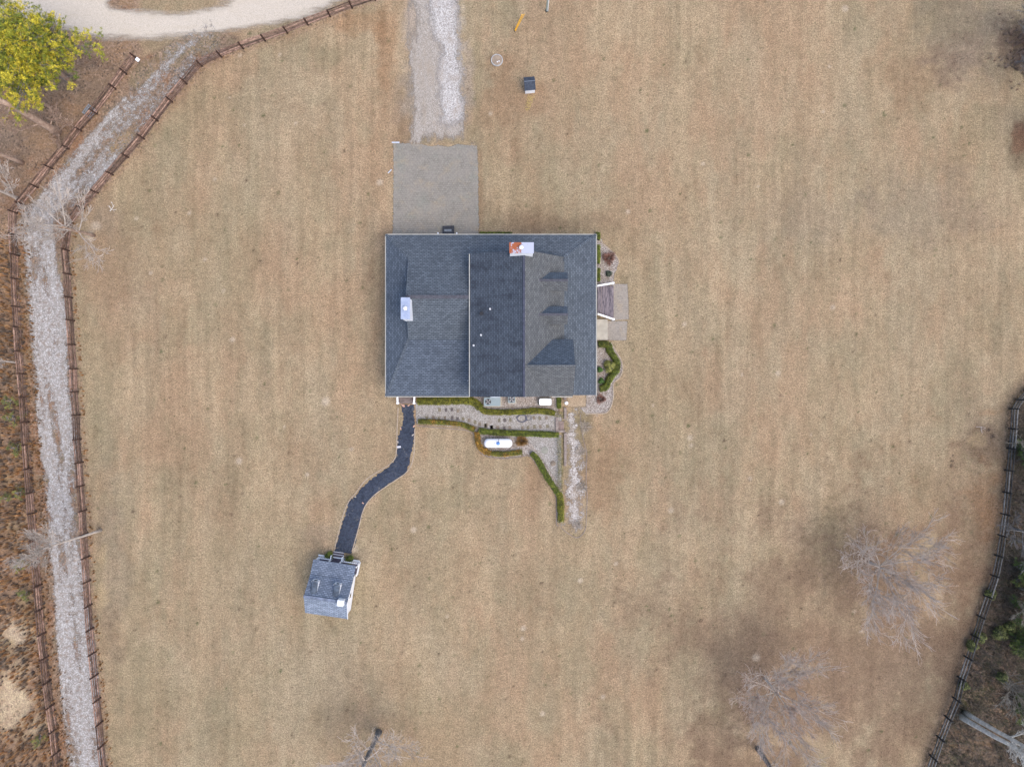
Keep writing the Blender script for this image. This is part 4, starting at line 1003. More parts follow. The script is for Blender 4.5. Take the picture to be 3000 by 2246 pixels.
# steps in garden and sleeper wall
def gsteps():
    t = thing('garden_steps', 'low grey timber steps at the right end of the pebble walk', 'steps', P(1642, 1243))
    part('landing', MB().prism([tuple(P(x, y)[:2]) for x, y in ((1627, 1224), (1636, 1222), (1636, 1264), (1628, 1265))], 0, .2), SLEEP, t)
    part('tread', MB().prism([tuple(P(x, y)[:2]) for x, y in ((1636.3, 1234), (1652, 1234), (1652, 1259), (1636.3, 1259))], 0, .1), simple('brown_tread', (.20, .15, .13), .9, .35, 4), t)
    part('side_timber', MB().prism([tuple(P(x, y)[:2]) for x, y in ((1636.3, 1259.4), (1655, 1259.4), (1655, 1266), (1636.3, 1266))], 0, .22), SLEEP, t)
gsteps()
def sleepers(y0, y1, lab):
    t = thing('sleeper_wall', lab, 'retaining wall', P(1656, (y0 + y1) / 2)); n = max(1, int((y1 - y0) / 60)); L = (y1 - y0) / n
    for k in range(n): part('sleeper', MB().box(P(1656, y0 + L * (k + .5), .12), .26, L / S - .015, .24), SLEEP, t)
sleepers(1163, 1172, 'short stub of timber retaining wall touching the house wall by the lamp'); sleepers(1194, 1228, 'timber retaining wall piece between the lamp and the garden steps'); sleepers(1268, 1364, 'long timber retaining wall running down beside the dry hedge')
# stepping stones
c5 = lambda x, y: (1150 + x / 7.36, 1130 + y / 7.36); c6 = lambda x, y: (1400 + x / 7.36, 1130 + y / 7.36)
ss = [c5(1015, 515), c5(1155, 520), c5(1280, 510), c5(1410, 540), c5(740, 690), c5(880, 690), c5(1000, 700), c5(1130, 690), c5(1285, 690), c5(1400, 705), c5(1520, 710), c5(1650, 740), c5(1780, 780), c5(1880, 820), c5(2000, 860), c5(2135, 890),
      c6(460, 740), c6(580, 740), c6(700, 730), c6(1210, 690), c6(1335, 700), c6(1480, 690), c6(300, 885), c6(430, 900), c6(570, 910), c6(690, 900), c6(1220, 880), c6(1350, 880), c6(1500, 870), c6(960, 900), c6(1080, 900), c6(180, 850)]
ss_u = sorted(range(len(ss)), key=lambda i: ss[i][0]); up_ = [i for i in ss_u if i in (0, 1, 2, 3, 16, 17, 18, 19, 20, 21)]; lo_ = [i for i in ss_u if i not in up_]
ORD = 'first second third fourth fifth sixth seventh eighth ninth tenth eleventh twelfth thirteenth fourteenth fifteenth sixteenth seventeenth eighteenth nineteenth twentieth twenty-first twenty-second twenty-third'.split()
rnd = random.Random(2); sm = [simple('paver_a', (.11, .095, .09), .9, .4, 5), simple('paver_b', (.17, .15, .105), .9, .3, 5), simple('paver_c', (.19, .155, .12), .9, .3, 5)]
for i, (x, y) in enumerate(ss):
    o = MB().box(P(x, y, .02), .28 + rnd.uniform(-.03, .03), .36 + rnd.uniform(-.04, .04), .03, R(rnd.uniform(-5, 5))).build('stepping_stone', sm[0] if i in (1, 2, 8, 9, 15, 17, 24) else sm[1 + i % 2])
    tone = 'dark' if i in (1, 2, 8, 9, 15, 17, 24) else ('tan' if 1 + i % 2 == 2 else 'greyish')
    tag(o, ('%s stepping stone, %s from the left in the upper row of the pebble walk' % (tone, ORD[up_.index(i)])) if i in up_ else ('%s stepping stone, %s from the left in the lower row of the pebble walk' % (tone, ORD[lo_.index(i)])), 'stepping stone', 'stepping stones in the pebble walk')
tag(MB().lathe(P(1595, 1318), [(.38, 0), (.36, .05), (.1, .09)], 18).build('flat_stone', STONEG), 'flat grey green round stone in the triangular pebble bed', 'stone')
tag(MB().lathe(P(1620, 1357), [(.3, 0), (.27, .08), (.1, .14)], 12).build('flat_stone', simple('brown_mound', (.22, .18, .14), .95, .3, 5)), 'low brown mound of soil and stone beside the dry hedge', 'stone')
tag(MB().beam(P(1148, 417.5, .03), P(1170, 417.5, .03), .12, .03).build('downspout_strip', METL), 'short pale metal strip at the upper left corner of the paved pad', 'strip')
tag(MB().beam(P(1137, 507, .03), P(1147, 497, .03), .09, .03).build('board', METL), 'short pale board lying on the grass left of the paved pad', 'board')

# ------------------------------------------------------------------ fences
def fence(pts, lab, wm, pm, ph=1.35, rails=(.4, .78, 1.16), step=1, side=.0, closed=False):
    c = [P(*p) for p in pts]
    t = thing('rail_fence', lab, 'fence', c[len(c) // 2])
    # resample so posts stand about 2.3 m apart
    seg = []
    for i in range(len(c) - 1):
        a, b = c[i], c[i + 1]; n = max(1, round((b - a).length / 2.45)); seg += [a.lerp(b, k / n) for k in range(n)]
    seg.append(c[-1])
    rnd = random.Random(len(seg)); tops = []
    for i, p in enumerate(seg):
        tx, ty = rnd.uniform(-.03, .03), rnd.uniform(-.03, .03); hh = ph + rnd.uniform(-.06, .06)
        part('post', MB().beam(p, p + Vector((tx, ty, hh)), .15, .13), pm, t)
    for ri, z in enumerate(rails):
        m = MB()
        for i in range(len(seg) - 1):
            a, b = seg[i], seg[i + 1]; dv = (b - a).normalized(); nr = Vector((-dv.y, dv.x, 0)) * (.085 if ri % 2 else -.085) * 0 + Vector((0, 0, 0))
            tn = rnd.choice((.55, .8, 1.0, 1.3, 1.9)); m.cur = (tn, tn * .97, tn * .95)
            m.beam(a + dv * .0 + Vector((0, 0, z + rnd.uniform(-.03, .03))), b - dv * .02 + Vector((0, 0, z + rnd.uniform(-.03, .03))), .055, .13)
        part('rail', m, wm, t)
    return t
fence(OUT_F, 'brown rail fence on the far left, outer side of the gravel track', FENW, FENP, 1.4, (.3, .62, .94, 1.26))
fence(IN_F, 'brown rail fence between the lawn and the gravel track, bending up to the dirt road', FENW, FENP, 1.4, (.3, .62, .94, 1.26))
fence(RT_F, 'dark weathered rail fence at the edge of the woods on the right', FENG, FENGP, 1.35, (.35, .75, 1.15))
t = thing('post_box', 'small white box on the end post of the outer fence near the dirt road', 'box', P(404, 176))
part('box', MB().box(P(403, 175, 1.52), .3, .3, .22, R(50)), WHITE, t); part('lid', MB().box(P(403, 175, 1.645), .34, .34, .03, R(50)), WHITE, t)

# ------------------------------------------------------------------ vegetation
def hedge(pts, wdt, hgt, pal, lab, seed=0, dens=520, name='hedge', twig=False, size=.085):
    rnd = random.Random(seed); c = spline([P(*p) for p in pts], 6)
    L = sum((c[i + 1] - c[i]).length for i in range(len(c) - 1))
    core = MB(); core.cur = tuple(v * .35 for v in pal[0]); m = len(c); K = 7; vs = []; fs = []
    for i, p in enumerate(c):
        tt = (c[min(i + 1, m - 1)] - c[max(i - 1, 0)]).normalized(); nr = Vector((-tt.y, tt.x, 0))
        e = .55 if i in (0, m - 1) else 1
        for k in range(K):
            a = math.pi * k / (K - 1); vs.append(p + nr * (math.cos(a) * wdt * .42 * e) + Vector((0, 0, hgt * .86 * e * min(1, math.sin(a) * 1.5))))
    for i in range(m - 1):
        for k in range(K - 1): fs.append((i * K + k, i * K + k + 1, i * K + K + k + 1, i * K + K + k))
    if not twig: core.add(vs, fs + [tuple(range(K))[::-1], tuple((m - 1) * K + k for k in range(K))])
    cum = [0]
    for i in range(m - 1): cum.append(cum[-1] + (c[i + 1] - c[i]).length)
    for n in range(int(L * dens * (wdt + hgt))):
        s_ = rnd.random() * L; i = max(j for j in range(m - 1) if cum[j] <= s_ or j == 0) if m < 12 else min(m - 2, int(np.searchsorted(cum, s_)) - 1 if s_ > 0 else 0)
        i = max(i, 0)
        p = c[i].lerp(c[i + 1], min(1, (s_ - cum[i]) / max(1e-5, cum[i + 1] - cum[i])))
        tt = (c[i + 1] - c[i]).normalized(); nr = Vector((-tt.y, tt.x, 0))
        wv = 1 + .30 * (float(vn(np.array(s_ * 1.9), np.array(seed + .5), 3)) - .5) + .22 * (float(vn(np.array(s_ * 5.0), np.array(seed + 7.5), 4)) - .5)
        a = rnd.uniform(0, math.pi); r_ = rnd.uniform(.88, 1.06)
        off = nr * (math.cos(a) * wdt * .5 * r_ * wv) + Vector((0, 0, hgt * min(1, math.sin(a) * 1.45) * r_ * (.8 + .4 * wv * .5)))
        q = p + off + Vector((rnd.uniform(-.03, .03), rnd.uniform(-.03, .03), 0))
        cl = float(fbm(np.array(q.x * 1.6), np.array(q.y * 1.6), seed, 3)) + rnd.uniform(-.2, .2)
        ci = pal[min(len(pal) - 1, max(0, int(cl * len(pal))))]; b = rnd.uniform(.5, 1.45)
        b *= .55 + .9 * float(vn(np.array(q.x * 4.2), np.array(q.y * 4.2), seed + 9))
        core.cur = tuple(v * b for v in ci)
        nn = Vector((math.cos(a) * nr.x, math.cos(a) * nr.y, .8)) + Vector((rnd.uniform(-.7, .7), rnd.uniform(-.7, .7), rnd.uniform(-.2, .5)))
        if q.z > .02:
            if twig and rnd.random() < .65:
                e_ = q + Vector((rnd.uniform(-.35, .35), rnd.uniform(-.16, .16), rnd.uniform(0, .15))); core.add([q, q + Vector((0, .02, 0)), e_], [(0, 1, 2)])
            else: core.quadleaf(q, nn, rnd.uniform(.6, 1.3) * size, rnd.uniform(0, 6.28), .65)
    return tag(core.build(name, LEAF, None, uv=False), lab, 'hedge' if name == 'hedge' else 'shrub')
G1 = [(.075, .09, .012), (.13, .135, .015), (.18, .165, .02), (.10, .115, .015), (.24, .20, .035)]
G2 = [(.06, .085, .012), (.09, .12, .014), (.13, .15, .02), (.075, .10, .012), (.18, .18, .03)]
GO = [(.20, .13, .025), (.13, .12, .02), (.36, .17, .03), (.22, .15, .025), (.42, .21, .04)]
GM = [(.08, .10, .012), (.14, .125, .02), (.12, .13, .018), (.26, .15, .03), (.34, .18, .03)]
DRY = [(.16, .14, .055), (.24, .19, .085), (.13, .13, .04), (.30, .24, .13)]
hedge([(1224, 1175), (1300, 1174), (1372, 1173), (1394, 1181), (1408, 1195)], .78, .75, G1, 'wide yellow green clipped hedge against the lower house wall, left of the air conditioner', 1)
hedge([(1408, 1195), (1422, 1205), (1450, 1207), (1495, 1207), (1522, 1206), (1570, 1203), (1604, 1206), (1626, 1211)], .58, .6, G1, 'clipped hedge above the pebble walk, below the air conditioners', 2)
hedge([(1226, 1234), (1300, 1237), (1354, 1243), (1375, 1251), (1392, 1258)], .50, .55, GM, 'green and orange hedge below the pebble walk, starting by the black fabric', 3)
hedge([(1402, 1261), (1450, 1266), (1500, 1268), (1560, 1270), (1636, 1273)], .58, .6, G2, 'dark green hedge directly above the gas tank', 4)
hedge([(1397, 1264), (1399, 1280), (1402, 1300), (1414, 1317), (1438, 1327)], .56, .6, GO, 'orange tinted hedge curving round the left end of the gas tank', 5)
hedge([(1438, 1327), (1480, 1329), (1530, 1323)], .52, .55, GM, 'short hedge below the gas tank', 6)
hedge([(1556, 1326), (1571, 1340), (1586, 1366), (1605, 1400), (1624, 1428), (1635, 1446)], .58, .6, G2, 'green hedge slanting down from the gas tank bed', 7)
hedge([(1638, 1440), (1642, 1472), (1643, 1527)], .68, .6, G1, 'lowest hedge stretch ending in a blunt tip beside the pebble strip', 8)
hedge([(1640, 1282), (1641, 1360), (1641, 1438)], .5, .5, DRY + [(.10, .115, .03)], 'half dead straight hedge beside the timber retaining wall', 9, 260, twig=True)
hedge([(1637, 1164), (1637, 1196)], .48, .55, G2, 'short green hedge between the white generator and the globe lamp', 10)
hedge([(1628, 1212), (1648, 1214)], .5, .3, DRY, 'dry tangle of straw coloured twigs at the right end of the upper hedge', 12, 320, twig=True)
hedge([(1752, 1009), (1780, 1010), (1786, 1028), (1798, 1045)], .68, .65, GM[:3] + G2, 'front hedge arm next to the concrete slab', 13)
hedge([(1798, 1045), (1807, 1063), (1805, 1085), (1790, 1101), (1781, 1117), (1774, 1134), (1756, 1138)], .66, .65, G2 + [(.04, .06, .01)], 'front hedge curving round the round bush on the right of the house', 14)
for y0, y1, s_, lb in ((684, 704, 15, 'green hedge tuft sticking out at the upper right house corner'), (720, 774, 16, 'narrow green hedge strip beneath the right eave, left of the red twigs'), (788, 826, 17, 'narrow green hedge strip beneath the right eave just above the front steps')):
    hedge([(1750.5, y0), (1751, (y0 + y1) / 2), (1750, y1)], .5, .75, G2, lb, s_)
hedge([(1405, 685.2), (1500, 685)], .3, .45, G2, 'low dark hedge just showing along the upper house wall right of the pad', 18, 300)

def bush(px, py, r, hgt, pal, lab, seed, dens=1, twig=False, name='bush', size=.09):
    rnd = random.Random(seed); b = P(px, py); m = MB()
    t = thing(name, lab, 'bush', b)
    tr = MB(); tr.tube([b, b + Vector((0, 0, hgt * .5))], [.05, .03], 6)
    for k in range(6):
        a = k * 1.05; tr.tube([b + Vector((0, 0, hgt * .2)), b + Vector((math.cos(a) * r * .6, math.sin(a) * r * .6, hgt * .6))], [.025, .01], 4)
    part('stem', tr, BARK if twig else BARKD, t)
    if not twig:
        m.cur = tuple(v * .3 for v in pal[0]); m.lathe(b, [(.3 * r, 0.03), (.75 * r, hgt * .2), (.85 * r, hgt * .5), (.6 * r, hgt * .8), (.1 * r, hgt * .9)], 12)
    for n in range(int(1500 * r * r * dens * 2.2) + 120):
        u = rnd.random() ** .5; a = rnd.uniform(0, 6.283); zz = math.sqrt(max(0, 1 - u * u)); k = 1 + .16 * math.sin(a * 3 + seed) + rnd.uniform(-.12, .08)
        q = b + Vector((math.cos(a) * u * r * k, math.sin(a) * u * r * k, hgt * (.25 + .72 * zz * k)))
        cl = float(fbm(np.array(q.x * 4), np.array(q.y * 4), seed, 2)) + rnd.uniform(-.15, .15); ci = pal[min(len(pal) - 1, max(0, int(cl * len(pal))))]
        bb = rnd.uniform(.6, 1.3) * (.6 + .8 * float(vn(np.array(q.x * 5), np.array(q.y * 5), seed + 9))); m.cur = tuple(v * bb for v in ci)
        if twig:
            st = b + Vector((math.cos(a) * .1, math.sin(a) * .1, hgt * .1)); e = q + Vector((0, 0, rnd.uniform(-.1, .1))); sd = Vector((-math.sin(a), math.cos(a), 0)) * .012
            st = st.lerp(e, rnd.uniform(0, .7)); m.add([st - sd, st + sd, e], [(0, 1, 2)])
        else: m.quadleaf(q, Vector((math.cos(a) * u, math.sin(a) * u, zz + .3)) + Vector((rnd.uniform(-.5, .5), rnd.uniform(-.5, .5), 0)), rnd.uniform(.6, 1.3) * size, rnd.uniform(0, 6.28), .65)
    o = m.build('foliage' if not twig else 'twigs', LEAF, t, uv=False)
    return t
YG = [(.20, .21, .05), (.28, .27, .07), (.14, .15, .03), (.34, .32, .10)]
RT = [(.20, .095, .07), (.30, .16, .12), (.16, .08, .06), (.36, .24, .18)]
bush(1784, 1073, .64, .95, YG, 'round yellow green bush in the middle of the front bed', 1)
bush(1757, 1083, .3, .5, [(.05, .12, .02), (.07, .15, .025)], 'small bright green bush between the wall and the round yellow green bush', 2)
bush(1761, 1116, .33, .5, [(.05, .11, .02), (.08, .16, .03)], 'small bright green bush at the lower end of the front bed', 3)
bush(967, 1625, .46, .75, G2, 'round clipped bush left of the cottage steps', 4); bush(1026, 1636, .46, .75, G2, 'round clipped bush right of the cottage steps', 5)
bush(1783, 757, .85, .6, RT, 'low leafless shrub of reddish twigs in the upper front bed', 6, .35, True, 'twiggy_shrub'); bush(1783, 803, .35, .4, [(.03, .045, .03), (.06, .075, .05)], 'small dark green plant between the red twigs and the front steps', 7, .6)
bush(1759, 1168, .6, .5, RT, 'small bare reddish shrub at the lower right house corner', 8, .5, True, 'twiggy_shrub')
bush(1528, 1290, .75, .6, [(.26, .15, .06), (.34, .20, .07), (.18, .12, .06)], 'orange brown dried grass clump at the right end of the gas tank', 9, .9, True, 'dry_grass_clump')
for i, (x, y, lab) in enumerate(((1715, 1250, 'sparse leafless shrub beside the upper part of the long pebble strip'), (1700, 1320, 'sparse leafless shrub leaning over the middle of the long pebble strip'), (1705, 1425, 'brown leafless shrub beside the lower part of the pebble strip'), (1690, 1535, 'thin bare shrub at the bottom tip of the pebble strip'))):
    bush(x, y, .9 - .08 * i, .45, [(.40, .34, .27), (.32, .27, .21), (.46, .40, .33)], lab, 20 + i, .045, True, 'twiggy_shrub')

# bare trees
def bare_tree(px, py, height, lean, limbs, spread, trunk_r, mat, lab, seed, bmat=None, lim=.42, lead=.55, low=.55, rmin=.013, twigs=0, name='bare_tree', trunk_h=None, depth=3, droop=.0, leaf=None, el=(25, 65)):
    rnd = random.Random(seed); b = P(px, py); t = thing(name, lab, 'tree', b)
    trk = MB(); br = MB(); tw = MB(); twn = twigs
    th = trunk_h or height * .25
    ldir = Vector((lean[0], lean[1], 1)).normalized()
    pts = []; p = b.copy(); dr = ldir.copy(); n = 7
    for k in range(n + 1):
        pts.append(p.copy()); dr = (dr + Vector((rnd.uniform(-.05, .05), rnd.uniform(-.05, .05), 0))).normalized(); p = p + dr * (th / n)
    rr = [trunk_r * (1.35 if k == 0 else 1 - .4 * k / n) for k in range(n + 1)]
    trk.tube(pts, rr, 10); part('trunk', trk, mat, t, smooth=True)
    top = pts[-1]
    tips = []
    def grow(p, dr, L, r, dep):
        n = 4 if dep > 1 else 3; q = p.copy(); dd = dr.copy(); ps = [q.copy()]; 
        for k in range(n):
            dd = (dd + Vector((rnd.uniform(-1, 1), rnd.uniform(-1, 1), rnd.uniform(-.35, .6))) * .17).normalized(); q = q + dd * (L / n); ps.append(q.copy())
        br.tube(ps, [max(rmin, r * (1 - .7 * k / n)) for k in range(n + 1)], 5 if r > .05 else 3, False)
        if dep == 0:
            tips.append(q)
            for _ in range(twn):
                s0 = ps[rnd.randrange(1, n + 1)]; tv = (dd + Vector((rnd.uniform(-1, 1), rnd.uniform(-1, 1), rnd.uniform(-.3, .8)))).normalized()
                tw.tube([s0, s0 + tv * rnd.uniform(.2, .5)], [.009, .005], 3, False)
            return
        m = rnd.randint(5, 7) if dep > 1 else rnd.randint(4, 7)
        for k in range(m):
            f = .25 + .75 * (k + rnd.random() * .8) / m; f = min(f, .99); i = min(n - 1, int(f * n)); s_ = ps[i].lerp(ps[i + 1], f * n - i)
            dv = (dd + Vector((rnd.uniform(-1, 1), rnd.uniform(-1, 1), rnd.uniform(-.4, .8))) * .75).normalized()
            grow(s_, dv, L * rnd.uniform(.38, .62), r * .42, dep - 1)
    for k in range(limbs):
        a = 2 * math.pi * (k + rnd.uniform(-.3, .3)) / limbs; e = R(rnd.uniform(*el)); f = rnd.uniform(low, 1)
        s_ = pts[int(f * n)]
        dv = (Vector((math.cos(a) * math.cos(e) * 1, math.sin(a) * math.cos(e), math.sin(e))) + ldir * .1).normalized()
        grow(s_, dv, spread * rnd.uniform(.75, 1.1), trunk_r * lim, depth)
    # leader
    grow(top, (ldir + Vector((rnd.uniform(-.2, .2), rnd.uniform(-.2, .2), .3))).normalized(), max(.8, (height - th) * .6 * (1 if lead > .5 else .7)), trunk_r * lead, depth)
    part('branches', br, bmat or mat, t)
    if tw.v: part('twigs', tw, TWIG, t)
    if leaf:
        lf = MB()
        for q in tips[::2]:
            for _ in range(leaf[1]):
                bb = rnd.uniform(.7, 1.3); lf.cur = tuple(v * bb for v in leaf[0]); lf.quadleaf(q + Vector([rnd.uniform(-.15, .15) for _ in range(3)]), Vector([rnd.uniform(-1, 1) for _ in range(3)]), .07, rnd.random() * 6, .7)
        part('dead_leaves', lf, LEAF, t)
    return t
bare_tree(2550, 1648, 7.5, (.03, -.03), 13, 5.4, .15, BARK, 'wide leafless tree with pale grey branches in the lower right lawn, nearer the fence', 11, trunk_h=2.2, el=(14, 44), lead=.3, rmin=.013, twigs=1)
bare_tree(2240, 1985, 8.5, (.10, -.12), 14, 4.9, .14, BARK, 'leafless tree with a few red brown leaves, lower left of the wide grey one', 12, trunk_h=3.6, leaf=((.26, .11, .07), 2), el=(12, 55), lead=.3, low=.4, rmin=.013, twigs=1)
bare_tree(1110, 2143, 10, (.0, .0), 10, 4.2, .27, BARKD, 'leafless tree with a thick dark trunk cut by the bottom edge, left of centre', 13, trunk_h=6.5, el=(15, 60), bmat=BARK, lim=.25, low=.3, lead=.4)
bare_tree(2222, 2192, 9, (.0, -.02), 7, 3.4, .26, BARKD, 'leafless tree with a dark trunk at the bottom edge below the red leaved tree', 14, trunk_h=6.0, el=(20, 60), bmat=BARK, lim=.25, lead=.4)
bare_tree(275, 690, 13, (.02, .0), 8, 3.2, .16, BARKT, 'tall pale leafless tree leaning over the bend of the gravel track', 15, trunk_h=7.0, el=(5, 55), bmat=BARK, low=.35)
bare_tree(57, 584, 14, (.02, .0), 7, 3.0, .17, BARK, 'pale trunked bare tree at the left edge just above the outer fence corner', 23, trunk_h=6, el=(5, 55), low=.2, lim=.3)
bare_tree(296, 1552, 12, (-.08, -.02), 7, 2.6, .14, BARK, 'slender leafless tree crossing the gravel track in the lower left', 16, trunk_h=7.5, el=(30, 65))
bare_tree(168, 386, 15, (-.05, .0), 8, 2.4, .38, BARKT, 'tall bare tree with thick tan trunk just below the pine', 17, trunk_h=8, el=(0, 40), low=.05, lim=.2)
bare_tree(66, 478, 15, (-.05, .0), 5, 2.4, .20, BARKT, 'tan trunked bare tree at the left edge between the pine and the fence bend', 18, trunk_h=8, el=(0, 40))
bare_tree(58, 1062, 12, (0, 0), 4, 1.6, .10, BARK, 'thin pale bare tree standing against the outer fence at the left edge', 19, trunk_h=6, el=(20, 60))
bare_tree(2812, 2096, 16, (.02, 0), 5, 3, .26, BARKW, 'lower of the two mottled white trunks leaning out of the lower right corner', 20, trunk_h=11, el=(20, 60))
bare_tree(2826, 2086, 16, (.05, .06), 5, 3, .24, BARKW, 'upper of the two mottled white trunks leaning out of the lower right corner', 21, trunk_h=11, el=(20, 60))
for i, (x, y, hh, lb) in enumerate(((2960, 1545, 10, 'bare tree in the woods behind the right fence, by its upper third'), (2985, 1720, 11, 'bare tree in the right woods beside the greenest patch'), (2990, 1885, 11, 'bare tree in the right woods above the pair of white trunks'), (2985, 1330, 10, 'grey bare tree whose limbs reach over the upper end of the right fence'), (3030, 1450, 11, 'bare tree at the right edge, second below the end of the fence'), (2930, 1985, 8, 'small bare tree in the right woods near the fence, above the white trunks'))):
    bare_tree(x, y, hh, (-.05, 0), 6, 3.2, .13, BARKM if i % 2 else BARKD, lb, 40 + i, trunk_h=hh * .35, el=(10, 55))
for i, (x, y, lb) in enumerate(((3010, 190, 'bare tree in the dark corner thicket at the upper right edge'), (3030, 90, 'bare tree highest up in the upper right corner thicket'), (3030, 400, 'bare tree on the right edge below the dark corner thicket'))):
    bare_tree(x, y, 8, (0, 0), 7, 3.4, .14, BARKD, lb, 60 + i, trunk_h=2, el=(15, 60))

# pine
def tuft(m, q, r, rnd, cols, n=13, up=.25):
    base = rnd.choice(cols); bb = rnd.uniform(.75, 1.25)
    for k in range(n):
        a = rnd.uniform(0, 6.283); e = rnd.uniform(-.2, 1.2); dv = Vector((math.cos(a) * math.cos(e), math.sin(a) * math.cos(e), math.sin(e)))
        sd = dv.cross(Vector((0, 0, 1))); sd = (sd.normalized() if sd.length > .01 else Vector((1, 0, 0))) * r * .10
        c_ = bb * rnd.uniform(.75, 1.2); m.cur = tuple(v * c_ for v in base); e_ = q + dv * r
        m.add([q - sd * .5, q + sd * .5, e_ + sd * .8, e_ - sd * .8], [(0, 1, 2, 3)])
def pine(px, py, height, rad, lab, seed, cols, nb=60, name='pine_tree', low=.25, lobes=None, tsz=1.0):
    rnd = random.Random(seed); b = P(px, py); t = thing(name, lab, 'tree', b)
    part('trunk', MB().tube([b, b + Vector((.1, .05, height * .5)), b + Vector((.0, .1, height * .95))], [rad * .055 + .03, rad * .045 + .02, .03], 9), BARKT, t, smooth=True)
    lb = MB(); m = MB()
    for k in range(nb):
        f = low + (1 - low) * (k + rnd.random()) / nb; z = height * f; a = k * 2.399 + rnd.uniform(-.3, .3)
        rr = rad * (1 - ((f - low) / (1 - low)) ** 1.9) * rnd.uniform(.7, 1.08) + .25
        if lobes: rr *= lobes(a)
        s_ = b + Vector((0, 0, z)); e_ = b + Vector((math.cos(a) * rr, math.sin(a) * rr, z + rr * .22)); mid = s_.lerp(e_, .5) + Vector((0, 0, -.05 * rr))
        lb.tube([s_, mid, e_], [.05, .035, .015], 4, False)
        for _ in range(int(1 + rr * 1.6 + rr * rr * .12)):
            g = rnd.uniform(.3, 1.03); p = s_.lerp(e_, g); wv = rr * .26 * (1.1 - .5 * g)
            p = p + Vector((rnd.uniform(-1.4, 1.4) * wv, rnd.uniform(-1.4, 1.4) * wv, rnd.uniform(-.15, .45))); cc = [rnd.choice(cols)] * 2 + [rnd.choice(cols)]
            lb.tube([s_.lerp(e_, g * .8), p], [.02, .01], 3, False)
            for _ in range(10):
                tuft(m, p + Vector((rnd.gauss(0, .22), rnd.gauss(0, .22), rnd.gauss(0, .12))) * min(1, rr), rnd.uniform(.12, .23) * tsz, rnd, cc, 12)
    part('limbs', lb, BARKD, t); o = m.build('crown', LEAF, t, uv=False)
    return t
PG = [(.40, .36, .03), (.28, .28, .026), (.50, .42, .035), (.17, .20, .024), (.56, .46, .045), (.12, .15, .022)]
pine(214, 244, 9.8, 4.7, 'large yellow green pine in the upper left corner', 5, PG, 120, low=.50, tsz=1.0, lobes=lambda a: 1.0 + .12 * math.sin(a * 3 + 1.0) + .12 * math.sin(a * 7))
CG = [(.06, .10, .02), (.09, .13, .03), (.05, .08, .02), (.13, .16, .04)]
for i, (x, y, hh, rr, lb) in enumerate(((48, 1175, 1.8, .55, 'small green pine sapling behind the outer fence, uppermost'), (58, 1225, 1.8, .6, 'green pine sapling behind the outer fence, below the uppermost one'), (62, 1310, 1.4, .45, 'small green pine sapling behind the outer fence, third from above'), (70, 1440, 1.2, .45, 'green pine sapling behind the outer fence, second lowest'), (40, 1455, 1.5, .4, 'yellow green pine sapling left of the second lowest one'), (80, 1650, 1.6, .5, 'yellow green pine sapling near the slender leaning tree'), (85, 1735, 1.3, .4, 'green pine sapling just below the slender leaning tree'), (130, 2150, 1.4, .45, 'green pine sapling by the lowest stretch of the outer fence'))):
    pine(x, y, hh, rr, lb, 70 + i, [(.17, .175, .05), (.13, .135, .045), (.24, .22, .06)], 7, 'pine_sapling', .1, tsz=.7)
for i, (x, y, hh, rr, lb) in enumerate(((2985, 1775, 5, 2.0, 'dark green cedar in the right woods, largest of the greens'), (2975, 1930 - 60, 3, 1.2, 'small cedar in the right woods beneath the largest'), (2990, 1330, 4, 1.3, 'cedar at the right edge near the upper end of the fence'), (2995, 1680, 4, 1.6, 'cedar at the right edge above the largest one'), (2985, 2060, 3, 1.1, 'cedar at the right edge level with the white trunk bases'))):
    pine(x, y, hh, rr, lb, 90 + i, CG, 26, 'cedar', .08)
for i, (x, y, r_, lb) in enumerate(((2892, 1735, .55, 'leafy yellow green shrub touching the right fence, uppermost'), (2862, 1860, .6, 'leafy yellow green shrub beside the right fence, second from above'), (2838, 1885, .6, 'leafy yellow green shrub by the right fence, third from above'), (2815, 2000, .5, 'leafy yellow green shrub by the right fence, just above the white trunks'), (2920, 1850, .8, 'broad leafy shrub further inside the right woods'), (2948, 1830, .6, 'yellow green shrub at the right of the broad woodland shrub'), (2925, 1975, .6, 'olive shrub deep in the right woods above the white trunks'))):
    bush(x, y, r_, 1.1, [(.12, .14, .04), (.18, .19, .055), (.09, .10, .035)], lb, 100 + i, .25, False, 'wild_shrub', .11)

# broomsedge / wild strip and woodland understory : uncountable -> stuff
def tufts(name, region, n, hgt, cols, lab, seed, spread=.35, blades=14, wd=.02, lean=.25):
    rnd = random.Random(seed); m = MB(); k = 0; tries = 0
    while k < n and tries < n * 30:
        tries += 1; px, py, ok = region(rnd)
        if not ok: continue
        k += 1; p = P(px, py); hh = hgt * rnd.uniform(.5, 1.2); base = rnd.choice(cols); bb = rnd.uniform(.75, 1.25)
        for _ in range(blades):
            a = rnd.uniform(0, 6.283); r0 = rnd.uniform(0, .07); q = p + Vector((math.cos(a) * r0, math.sin(a) * r0, 0)); l_ = rnd.uniform(.5, 1.1) * hh
            e_ = q + Vector((math.cos(a) * lean * l_ * rnd.random(), math.sin(a) * lean * l_ * rnd.random(), l_)); sd = Vector((-math.sin(a), math.cos(a), 0)) * wd
            c_ = bb * rnd.uniform(.7, 1.3); m.cur = tuple(v * c_ for v in base); m.add([q - sd, q + sd, e_], [(0, 1, 2)])
    o = m.build(name, STRAW, None, uv=False); return tag(o, lab, 'grass', kind='stuff')
def left_x(y):
    for (x0, y0), (x1, y1) in zip(OUT_F[8:], OUT_F[9:]):
        if y0 <= y <= y1: return x0 + (x1 - x0) * (y - y0) / (y1 - y0)
    return 180
